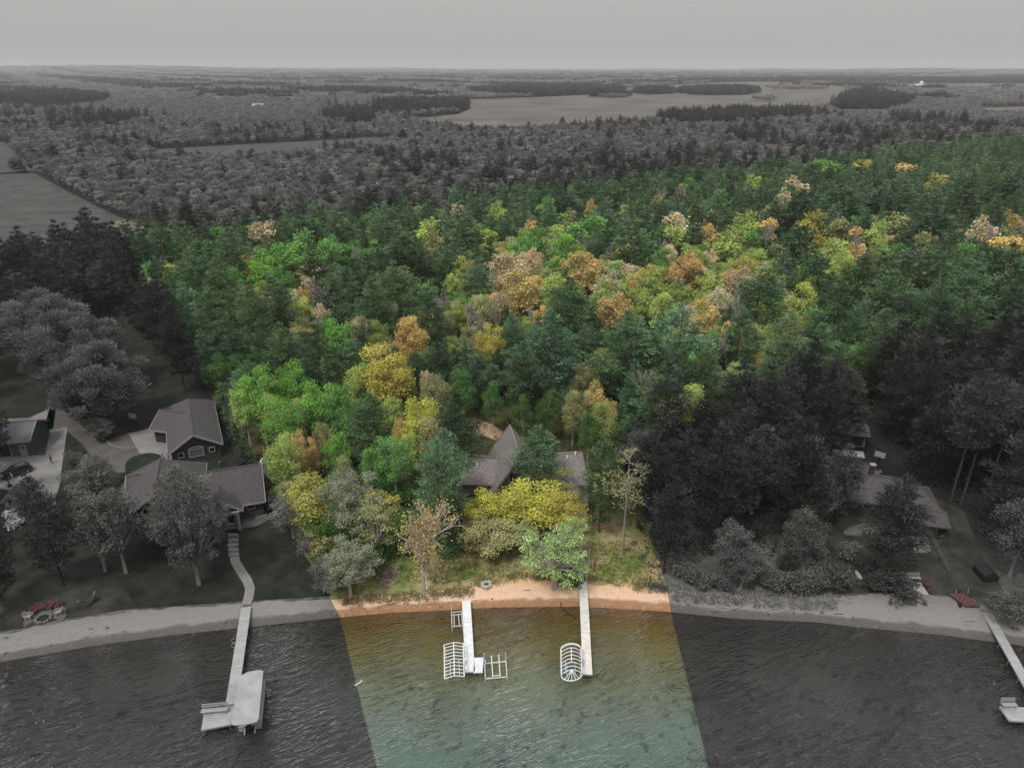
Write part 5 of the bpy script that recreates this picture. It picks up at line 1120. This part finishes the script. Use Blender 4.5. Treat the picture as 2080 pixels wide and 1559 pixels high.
# ---- fill: the woods between the surveyed trees
OPEN = [[(0, 1400), (0, 900), (120, 800), (300, 870), (320, 800), (455, 800), (560, 960), (700, 1260)],
        [(205, 640), (255, 640), (335, 760), (450, 870), (320, 900), (240, 860), (60, 880), (-40, 900), (-40, 700), (60, 690), (100, 760)],
        [(940, 850), (1000, 850), (1060, 862), (1250, 870), (1250, 905), (1360, 1260), (650, 1260), (600, 1180), (830, 1120), (935, 1050)],
        [(1690, 945), (1700, 850), (1790, 850), (1790, 930), (1890, 990), (1960, 1030), (2010, 1100), (2120, 1200), (2120, 1400), (1690, 1300), (1700, 1180), (1660, 1060), (1680, 1000)],
        [(1355, 1180), (1700, 1190), (1700, 1320), (1340, 1320)]] + MEADOWS
def is_open(x, y):
    px, py = proj(x, y, GZ); r = np.zeros(np.shape(px), bool)
    for pl in OPEN: r |= inpoly(px, py, pl)
    return r | (y - shore(x) < 7)
Pm = [at(*q) for q in ((767, 1559, .5), (690, 1250, 1.5), (220, 450, 13), (2080, 275, 14.5), (2080, 630, 15), (1240, 790, 17), (1355, 1200, 6), (1440, 1559, .5))]
occ = {}
def near_ok(x, y, r):
    ci, cj = int(x // 10), int(y // 10)
    for a in range(ci - 2, ci + 3):
        for b0 in range(cj - 2, cj + 3):
            for t in occ.get((a, b0), ()):
                if (t[0] - x) ** 2 + (t[1] - y) ** 2 < (.66 * (r + t[2])) ** 2: return False
    return True
def occupy(t): occ.setdefault((int(t['x'] // 10), int(t['y'] // 10)), []).append((t['x'], t['y'], t['r']))
for t in TREES: occupy(t)
n_manual = len(TREES)
cand = []
yy = 80.
while yy < 900:
    step = 4.3 if yy < 500 else 5.5
    half = (yy + 70) * .80 + 15
    for xx in np.arange(-half, half, step): cand.append((xx + rnd.uniform(-1.8, 1.8), yy + rnd.uniform(-1.8, 1.8)))
    yy += step
cx = np.array(cand); op = is_open(cx[:, 0], cx[:, 1]); pxs, pys = proj(cx[:, 0], cx[:, 1], 12.0); inm = inpoly(cx[:, 0], cx[:, 1], Pm)
rnd.shuffle_idx = None
order = list(range(len(cand))); rnd.shuffle(order)
def blob(px, py, B): return any(((px - a) / w) ** 2 + ((py - b0) / h) ** 2 < 1 for a, b0, w, h in B)
HARD = [(1080, 500, 110, 40), (1420, 540, 200, 90), (1150, 580, 190, 50), (560, 540, 90, 60), (700, 850, 200, 90), (1560, 650, 120, 60), (900, 640, 60, 50), (1800, 480, 200, 26), (600, 640, 60, 50)]
for i_ in order:
    if op[i_]: continue
    x, y = cand[i_]; px, py = pxs[i_], pys[i_]; inside = inm[i_]
    if px < -120 or px > 2200: continue
    q = rnd.random(); back = (not inside) and y > 250
    if inside:
        hard = blob(px, py, HARD)
        if q < (.78 if hard else .24): kind, c_ = 'leafy', rnd.choice(['LG', 'LG', 'LG', 'OL', 'Y', 'G', 'PK', 'GO', 'OL'] if hard else ['G', 'LG', 'LG', 'OL', 'DG', 'G'])
        elif q < .275 or (hard and q < .82): kind, c_ = 'bare', 'BR'
        else: kind, c_ = ('spruce' if rnd.random() < .12 else 'pine'), rnd.choice(['PI', 'PI', 'DP', 'PB'])
    elif not back:
        kind, c_ = ('pine', rnd.choice(['PI', 'DP', 'DP'])) if q < .88 else ('leafy', 'OL') if q < .95 else ('bare', 'BR')
    else:
        n_ = math.sin(x * .011 + 1) * math.sin(y * .013 + 2) + .5 * math.sin(x * .031 + y * .02); edge = y < 560 and px > 230
        pf = .26 if n_ > .4 else .06
        if px < 1000 and y > 330: pf *= .6
        kind, c_ = (('spruce' if rnd.random() < .4 else 'pine'), rnd.choice(['PI', 'DP'])) if q < pf else ('bare', 'BR') if q > .86 else ('leafy', rnd.choice(['GG', 'PK', 'BR', 'BR']))
    if kind in ('pine', 'spruce'): r = rnd.uniform(2.9, 4.9) if kind == 'pine' else rnd.uniform(2, 3); h = rnd.uniform(11.5, 20) * (1.08 if not inside and not back else .98)
    elif kind == 'leafy': r = rnd.uniform(2.6, 4.4); h = r * 1.7 + rnd.uniform(3, 6)
    else: r = rnd.uniform(1.8, 2.8); h = rnd.uniform(9, 14)
    if back: h *= rnd.uniform(.65, .85); r *= .95
    if inside and kind in ('pine', 'spruce'):
        for t in TREES[:n_manual]:
            if -2 < t['y'] - y < 22 and abs(t['x'] - x * t['y'] / y) < t['r'] + 1.5 and not t['kind'].startswith('pine'): h = min(h, t['h'] * rnd.uniform(.6, .75)); r = min(r, 2.8); break
    if not near_ok(x, y, r): continue
    d = math.hypot(x, y)
    full = dict(pine='pine_near' if d < 185 else 'pine_mid', spruce='spruce_mid', leafy='leafy_near' if d < 185 else 'leafy_mid', bare='bare')[kind]
    add_tree(x, y, r, h, full, c_); occupy(TREES[-1])
print('near trees', len(TREES), 'manual', n_manual)

# ---- labels from what stands around a tree
LM = [((2, 101), 'the brown-roofed cabin'), ((-50, 95), 'the left grey house'), ((-59, 117), 'the arched-window garage'), (at(534, 948), 'the white propane tank'), ((59, 94), 'the right chimneyed house'), ((65, 118), 'the hidden right garage'), (at(1264, 1126), 'the half-bare pine'),
      (at(858, 1202), 'the dead willow'), (at(225, 868), 'the big grey willows'), (at(240, 470), 'the pale field'), (at(1720, 940), 'the covered trailer'), (at(1478, 1185), 'the right bank')]
def side_of(t, o):
    dx, dy = t['x'] - o[0], t['y'] - o[1]
    return ('behind' if dy > 0 else 'in front of') if abs(dy) > abs(dx) else ('right of' if dx > 0 else 'left of')
def family(k): return 'pine' if k.startswith(('pine', 'spruce')) else 'shrub' if k == 'shrub' else 'bare' if k.startswith('bare') else 'leafy'
def zone(t):
    px, py = proj(t['x'], t['y'], t['h'] * .6)
    ins = bool(inpoly([t['x']], [t['y']], Pm)[0])
    a = 'far left' if px < 420 else 'left' if px < 800 else 'middle' if px < 1250 else 'right' if px < 1700 else 'far right'
    b0 = 'back' if t['y'] > 330 else 'inner' if t['y'] > 190 else 'front'
    return ins, a, b0
base = {}
for t in TREES:
    t['d'] = math.hypot(t['x'], t['y'])
    if t['kind'] == 'upswept' and t['r'] > 5: t['kind'] = 'upswept_big'
    if t['kind'] == 'airy' and t['r'] > 4.6: t['kind'] = 'airy_big'
byfam = {}
for t in TREES:
    if not t['label'] and t['y'] > 330 and not inpoly([t['x']], [t['y']], Pm)[0]: t['rest'] = True; continue
    byfam.setdefault(family(t['kind']), []).append(t)
single = []
for f, L in byfam.items():
    L.sort(key=lambda t: t['d'] - (1e4 if t['label'] else 0)); mx_ = 110 if f == 'bare' else 300; single += L[:mx_]
    for t in L[mx_:]: t['rest'] = True
NM = dict(pine='pine_tree', leafy='broadleaf_tree', bare='bare_tree', shrub='shrub'); CAT = dict(pine='pine tree', leafy='tree', bare='bare tree', shrub='shrub')
ORD = [a + 'closest' for a in ['', 'second ', 'third ', 'fourth ', 'fifth ', 'sixth ', 'seventh ', 'eighth ', 'ninth ', 'tenth ', 'eleventh ', 'twelfth '] + [w + 'teenth ' for w in ('thir', 'four', 'fif', 'six', 'seven', 'eigh', 'nine')] + ['twentieth '] + ['twenty-%s ' % w for w in ('first', 'second', 'third', 'fourth', 'fifth', 'sixth', 'seventh', 'eighth', 'ninth')]]
def kindword(t): return dict(pine='narrow spruce' if t['kind'].startswith('spruce') else 'pine', leafy='broadleaf tree', bare='leafless tree', shrub='shrub')[family(t['kind'])]
def colourword(t):
    f = family(t['kind']); ins = zone(t)[0]
    if f == 'bare': return 'pale grey' if ins else 'grey'
    return WORDS[t['col']] if ins else dict(pine='near-black', leafy='dull grey', shrub='dull grey')[f]
for t in single: t['cw'] = colourword(t); t['zn'] = zone(t)
marks = [t for t in single if family(t['kind']) == 'leafy' and t['zn'][0] and not t['label'] and t in TREES[:n_manual]]
cells = {}
for t in marks: cells.setdefault((t['cw'], t['zn'][1], t['zn'][2]), []).append(t)
for (cw, za, zb_), L in cells.items():
    L.sort(key=lambda t: t['x'] / t['y'])
    for i_, t in enumerate(L):
        pos = '' if len(L) == 1 else ('leftmost ' if i_ == 0 else 'rightmost ' if i_ == len(L) - 1 else ['', 'second from left ', 'third from left ', 'fourth from left ', 'fifth from left ', 'sixth from left '][min(i_, 5)])
        t['mark'] = 'the %s%s tree of the %s %s wood' % (pos, cw, za, zb_)
        nb_ = min((o for o in single if o is not t), key=lambda o: (o['x'] - t['x']) ** 2 + (o['y'] - t['y']) ** 2)
        t['label'] = ('%s%s tree beside a %s, %s %s coloured wood' % (pos, cw, nb_['cw'].split()[-1] + ' ' + family(nb_['kind']).replace('leafy', 'tree').replace('bare', 'snag'), za, zb_))
LMK = [(q[0], q[1]) for q in LM]; MK = [((t['x'], t['y']), t['mark']) for t in marks]
groups_ = {}
for t in single:
    if t['label']: continue
    pool = [q for q in LMK if math.hypot(q[0][0] - t['x'], q[0][1] - t['y']) < 40] or (MK if t['zn'][0] else LMK)
    lm = min(pool, key=lambda q: (q[0][0] - t['x']) ** 2 + (q[0][1] - t['y']) ** 2); sd_ = side_of(t, lm[0])
    groups_.setdefault((lm, sd_, t['cw'], kindword(t)), []).append(t)
for (lm, sd_, cw, kw), L in groups_.items():
    L.sort(key=lambda t: (t['x'] - lm[0][0]) ** 2 + (t['y'] - lm[0][1]) ** 2)
    for i_, t in enumerate(L):
        where = '%s %s %s' % (ORD[i_], sd_, lm[1]) if i_ < len(ORD) else 'farther off %s %s' % (sd_, lm[1])
        t['label'] = ' '.join(('%s %s, %s' % (cw, kw, where)).split()[:16])
# ---- build the individual trees
meshuse = {}
for t in single:
    f = family(t['kind']); V_ = TPL[t['kind']]; k = rnd.randrange(len(V_)); cr_, tr_, H0, R0 = V_[k]
    z = float(gz(t['x'], t['y'])) - .05
    o = bpy.data.objects.new(NM[f], None); S.collection.objects.link(o); o.empty_display_size = .3
    o.location = (t['x'], t['y'], z); o.rotation_euler = (0, 0, t['rot']); o.scale = (t['r'] / R0, t['r'] / R0 * rnd.uniform(.9, 1.1), t['h'] / H0)
    ins = bool(inpoly([t['x']], [t['y']], Pm)[0])
    tag(o, t['label'], CAT[f], dict(pine='pines', leafy='broadleaf trees', bare='leafless trees', shrub='shrubs')[f] + (' of the coloured wood' if ins else ' of the grey woods'))
    c0 = COL[t['col']]; j = rnd.uniform(.82, 1.18); hj = rnd.uniform(-.06, .06)
    for nm_, me in (('crown', cr_), ('trunk', tr_)):
        ch = bpy.data.objects.new(nm_, me); S.collection.objects.link(ch); ch.parent = o
        if nm_ == 'crown': ch.color = (c0[0] * j * (1 + hj), c0[1] * j, c0[2] * j * (1 - hj), 1)
# ---- the rest of the near wood and the far woods: instanced
far_tpl = []
LIB = bpy.data.collections.new('tree_library')
def lib(name, parts):
    me = mesh_from(name, parts, [LEAF_I, BARK_GREY]); o = bpy.data.objects.new(name, me); LIB.objects.link(o); return name
def joined(gens):
    P = []
    for (leaf, st_), (ox, oy, sc, tint) in gens:
        off = np.array([ox, oy, 0]); P.append((leaf[0] * sc + off, leaf[1], leaf[2] * np.array(tint), 0))
        if st_ is not None: P.append((st_[0] * sc + off, st_[1], None, 1))
    return P
one = lambda g: joined([(g, (0, 0, 1, (1, 1, 1)))])
for k in range(4): lib('a%d' % k, one(pine(18, 4.2, .35, 1.0, .55, z0=.2, wh=1.6, rag=.3)))
for k in range(2): lib('b%d' % k, one(pine(16, 3.2, .4, .9, .5, z0=.05, cone=1, up=0, wh=1.3)))
for k in range(4): lib('c%d' % k, one(broad(13, 4.2, 16, 55, .7, .55, lobe=.36)))
for k in range(3): lib('d%d' % k, one(bare(13, 2.6, 3, 60, .40)))
def simple_pine(): return pine(15, 3.6, .16, 1.6, 1.2, z0=.15, wh=2.4)[0], None
def simple_broad(): return broad(11, 4.2, 7, 26, 1.3, 1.0, lobe=.5)[0], None
for k in range(3):   # groves for the distance: six or seven trees each
    lib('e%d' % k, joined([(simple_broad(), (rg.uniform(-11, 11), rg.uniform(-11, 11), rg.uniform(.8, 1.2), [rg.uniform(.75, 1.25)] * 3)) for _ in range(8)]))
for k in range(3):
    lib('f%d' % k, joined([(simple_pine(), (rg.uniform(-11, 11), rg.uniform(-11, 11), rg.uniform(.7, 1.15), [rg.uniform(.75, 1.25)] * 3)) for _ in range(9)]))
IDX = dict(pine=range(0, 4), spruce=range(4, 6), leafy=range(6, 10), bare=range(10, 13), gb=range(13, 16), gp=range(16, 19))
def instances(name, rows, label):
    """rows: x y z sx sz rot idx r g b"""
    A = np.array(rows, float); me = bpy.data.meshes.new(name); me.from_pydata(A[:, :3].tolist(), [], [])
    def at_(nm_, typ, data, key='value'):
        a = me.attributes.new(nm_, typ, 'POINT'); a.data.foreach_set(key, data.reshape(-1))
    at_('sc', 'FLOAT_VECTOR', A[:, [3, 3, 4]].astype(np.float32), 'vector'); rot = np.zeros((len(A), 3), np.float32); rot[:, 2] = A[:, 5]; at_('rt', 'FLOAT_VECTOR', rot, 'vector')
    at_('ix', 'INT', A[:, 6].astype(np.int32)); at_('tint', 'FLOAT_COLOR', np.concatenate([A[:, 7:10], np.ones((len(A), 1))], 1).astype(np.float32), 'color')
    o = bpy.data.objects.new(name, me); S.collection.objects.link(o)
    g = bpy.data.node_groups.new(name, 'GeometryNodeTree'); g.interface.new_socket('Geometry', in_out='INPUT', socket_type='NodeSocketGeometry'); g.interface.new_socket('Geometry', in_out='OUTPUT', socket_type='NodeSocketGeometry')
    i0 = N(g, 'NodeGroupInput'); o0 = N(g, 'NodeGroupOutput'); ip = N(g, 'GeometryNodeInstanceOnPoints'); ci = N(g, 'GeometryNodeCollectionInfo')
    ci.inputs['Collection'].default_value = LIB; ci.inputs['Separate Children'].default_value = True; ci.inputs['Reset Children'].default_value = True
    def na(nm_, typ): a = N(g, 'GeometryNodeInputNamedAttribute', data_type=typ); a.inputs[0].default_value = nm_; return a.outputs[0]
    L = g.links; m2p = N(g, 'GeometryNodeMeshToPoints'); L.new(i0.outputs[0], m2p.inputs[0])
    L.new(m2p.outputs[0], ip.inputs['Points']); L.new(ci.outputs[0], ip.inputs['Instance']); ip.inputs['Pick Instance'].default_value = True
    L.new(na('ix', 'INT'), ip.inputs['Instance Index']); L.new(na('sc', 'FLOAT_VECTOR'), ip.inputs['Scale'])
    e2r = N(g, 'FunctionNodeEulerToRotation'); L.new(na('rt', 'FLOAT_VECTOR'), e2r.inputs[0]); L.new(e2r.outputs[0], ip.inputs['Rotation'])
    L.new(ip.outputs[0], o0.inputs[0]); md = o.modifiers.new('scatter', 'NODES'); md.node_group = g
    tag(o, label, kind='stuff'); return o
rows = []; rows_g = []
for t in TREES:
    if not t.get('rest'): continue
    k = t['kind'].split('_')[0]; k = k if k in IDX else 'leafy'; H0, R0 = dict(pine=(18, 4.2), spruce=(16, 3.2), leafy=(13, 4.2), bare=(13, 2.6))[k]
    c0 = COL[t['col']]; j = rnd.uniform(.82, 1.18)
    ins = bool(inpoly([t['x']], [t['y']], Pm)[0])
    (rows if ins else rows_g).append((t['x'], t['y'], float(gz(t['x'], t['y'])), t['r'] / R0, t['h'] / H0, t['rot'], rnd.choice(list(IDX[k])), c0[0] * j, c0[1] * j, c0[2] * j))
instances('coloured_woodland', rows, 'deep interior of the green and gold wood whose trees merge together')
# far woods
DARKB = [(860, 214, 100, 9), (1450, 236, 120, 12), (1180, 184, 220, 8), (1480, 183, 90, 7), (1900, 163, 560, 3.2), (700, 240, 60, 10), (100, 200, 120, 14), (1000, 215, 0, 0), (1760, 205, 90, 16), (700, 330, 60, 20)]
rf = np.random.default_rng(5)
def ring_pts(y0, y1, st_):
    P = []; y = y0
    while y < y1:
        half = y * .80 + 60; n = int(2 * half / st_); P.append(np.stack([np.linspace(-half, half, n) + rf.uniform(-.45, .45, n) * st_, y + rf.uniform(-.45, .45, n) * st_], 1)); y += st_
    return np.concatenate(P)
def far_rows(y0, y1, st_, grove, hs):
    P = ring_pts(y0, y1, st_); ipx, ipy = proj(P[:, 0], P[:, 1], 0.)
    isl = np.zeros(len(P), bool)      # wooded islands in the marsh
    for a, b0, w, h in ((1460, 188, 82, 7), (1330, 189, 42, 4), (1620, 180, 60, 3), (1240, 197, 40, 3), (1560, 205, 26, 2)): isl |= ((ipx - a) / w) ** 2 + ((ipy - b0) / h) ** 2 < 1
    P = P[~is_open(P[:, 0], P[:, 1]) | isl]; x, y = P[:, 0], P[:, 1]; px, py = proj(x, y, 8.0)
    P = P[(px > -80) & (px < 2160)]; x, y = P[:, 0], P[:, 1]; px, py = proj(x, y, 8.0)
    n_ = np.sin(x * .0051 + 1) * np.sin(y * .0043 + 2) + .6 * np.sin(x * .013 + y * .009) + .4 * np.sin(x * .031 - y * .017 + 1) + rf.normal(size=len(x)) * .35
    dark = n_ > .9
    for a, b0, w, h in DARKB:
        if w: dark |= ((px - a) / w) ** 2 + ((py - b0) / h) ** 2 < 1
    lightz = (((px - 480) / 260) ** 2 + ((py - 262) / 34) ** 2 < 1) | (((px - 1620) / 300) ** 2 + ((py - 272) / 30) ** 2 < 1) | (((px - 300) / 330) ** 2 + ((py - 330) / 38) ** 2 < 1)
    dark &= ~(lightz & (rf.random(len(x)) < .85)); z = gz(x, y); out_ = []
    for i_ in range(len(x)):
        r1 = rf.random(); lowz = lightz[i_] and px[i_] < 700 and py[i_] > 295
        if dark[i_]: ix = rf.integers(16, 19) if grove else rf.integers(0, 6); c = np.array([.15, .20, .15]) * rf.uniform(.6, 1.2); s_ = rf.uniform(.75, 1.1)
        else: ix = rf.integers(13, 16) if grove else (rf.integers(6, 10) if r1 < .8 else rf.integers(10, 13)); c = np.array([.56, .51, .45]) * rf.uniform(.6, 1.15) * (1 if not lowz else .9); s_ = rf.uniform(.65, .95) * (.55 if lowz else 1)
        out_.append((x[i_], y[i_], z[i_], s_ * hs[0], s_ * hs[1], rf.uniform(0, 6.28), ix, *c))
    return out_
rows_f = rows_g + far_rows(905, 1500, 7.5, False, (1, 1)) + far_rows(1500, 3600, 21, True, (1.05, 1.05)) + far_rows(3600, 8500, 46, True, (2.1, 1.3)) + far_rows(8500, 17000, 110, True, (4.6, 1.6))
instances('distant_forest', rows_f, 'grey far-off forest spreading to the horizon beyond the coloured wood')
print('instances', len(rows), len(rows_f))

# ---- dry grass and reeds on the banks, drift litter
def tuft_field(name, pts, hgt, cols, label, per=14):
    c = []; 
    for x, y, s_ in pts:
        n = per; c.append(np.stack([x + rf.normal(size=n) * .25, y + rf.normal(size=n) * .25, np.full(n, float(gz(x, y)))], 1))
    c = np.concatenate(c); n = len(c); d = unit(rf.normal(size=(n, 3)) * .45 + np.array([0, 0, 1.])); sh = np.array(cols)[rf.integers(0, len(cols), n)] * rf.uniform(.7, 1.25, (n, 1))
    v, f, s_ = cards(c, d, unit(rf.normal(size=(n, 3))), hgt * rf.uniform(.5, 1.3, n), np.full(n, .10), sh)
    me = mesh_from(name, [(v, f, s_, 0)], [LEAF]); o = bpy.data.objects.new(name, me); S.collection.objects.link(o); tag(o, label, kind='stuff')
def band(px0, px1, f, n):
    out_ = []
    for _ in range(n): px = rnd.uniform(px0, px1); x, y = at(px, f(px) + rnd.uniform(-1, 1) * 7, .7); out_.append((x, y, 1))
    return out_
btp = lambda px: float(np.interp(px, [b0[0] for b0 in BT], [b0[1] for b0 in BT]))
tuft_field('bank_grass', band(1370, 1700, lambda p: btp(p) + 12, 190) + band(1360, 1690, btp, 90), .6, [(.85, .76, .62), (.65, .58, .45), (.4, .38, .26)], 'dry pale reeds and grass tumbling down the right bank')
tuft_field('bank_grass', band(700, 960, lambda p: btp(p) + 4, 260) + band(1290, 1356, btp, 90) + band(960, 1350, lambda p: btp(p) - 6, 150), .42, [(.48, .36, .22), (.34, .28, .13), (.16, .2, .06)], 'straw-coloured grass tufts along the top of the orange beach')
yp = []
for _ in range(2600):
    px, py = rnd.uniform(690, 1350), rnd.uniform(1100, 1195)
    x, y = at(px, py)
    if y - shore(x) > 4.5: yp.append((x, y, 1))
tuft_field('yard_grass', yp, .28, [(.10, .14, .035), (.22, .19, .08), (.07, .11, .03)], 'rough green and straw grass of the yard above the orange beach', per=7)
up = []
for _ in range(5200):
    x, y = rnd.uniform(-45, 110), rnd.uniform(84, 190)
    if not bool(is_open(np.array([x]), np.array([y]))[0]) or (bool(inpoly([x], [y], Pm)[0]) and y > 112): up.append((x, y, 1))
def undergrowth(pts):
    n = 26; C_ = []
    for x, y, _ in pts:
        s_ = rnd.uniform(.5, 1.5); C_.append(np.stack([x + rf.normal(size=n) * s_ * .7, y + rf.normal(size=n) * s_ * .7, GZ + np.abs(rf.normal(size=n)) * s_ * .8], 1))
    c = np.concatenate(C_); n = len(c); base = np.repeat(np.array([(.05, .11, .03), (.09, .12, .035), (.12, .11, .05), (.04, .08, .03)])[rf.integers(0, 4, len(pts))], 26, 0)
    v, f, s_ = cards(c, unit(rf.normal(size=(n, 3))), unit(rf.normal(size=(n, 3)) + np.array([0, 0, 1.])), rf.uniform(.25, .55, n), rf.uniform(.2, .4, n), base * rf.uniform(.7, 1.3, (n, 1)))
    me = mesh_from('undergrowth', [(v, f, s_, 0)], [LEAF]); o = bpy.data.objects.new('undergrowth', me); S.collection.objects.link(o); tag(o, 'low green scrub on the floor of the wood', kind='stuff')
undergrowth(up)
for o in bpy.data.objects:
    if o.name.startswith(('bank_grass', 'yard_grass', 'undergrowth')): o.color = (1, 1, 1, 1)

# ---- driftwood, stones and litter on the beach
V = []; Fq = []; mb = MB()
for _ in range(150):
    px = rnd.choice([rnd.uniform(700, 960), rnd.uniform(1370, 1720), rnd.uniform(1370, 1720), rnd.uniform(0, 2080)]); t_ = rnd.uniform(.1, .95)
    x, y0_ = at(px, btp(px), .7); y = shore(x) + (y0_ - shore(x)) * t_; z = float(gz(x, y)) + .03; a_ = rnd.uniform(-.5, .6); L_ = rnd.uniform(.25, 1.3)
    if rnd.random() < .5: mb.beam((x, y, z + .03), (x + L_ * math.cos(a_), y + L_ * math.sin(a_) * .6, z + .08), rnd.uniform(.04, .09))
    else: s_ = rnd.uniform(.08, .2); mb.prism([Vector((x, y, z)) + Vector(p) * s_ for p in ((-1, -.7, 0), (.8, -1, 0), (1, .6, 0), (-.5, 1, 0))], (.02, 0, s_))
o = mb.build('beach_litter', mat('driftwood', (.36, .30, .25), (.16, .13, .11), 2, .9, mask='ground')); tag(o, 'driftwood sticks and small stones strewn along the beach', kind='stuff')

# ------------------------------------------------------------------ haze
m, nt, out = newmat('haze')
pv = N(nt, 'ShaderNodeVolumePrincipled'); pv.inputs['Color'].default_value = (.80, .80, .80, 1); pv.inputs['Density'].default_value = 0.00008; pv.inputs['Anisotropy'].default_value = 0
nt.links.new(pv.outputs[0], out.inputs['Volume'])
mb = MB(); mb.prism([(-27500, -2600, -4), (27500, -2600, -4), (27500, 27500, -4), (-27500, 27500, -4)], (0, 0, 236)); hz = mb.build('haze', m); tag(hz, 'thin grey air that pales the far woods', kind='stuff')
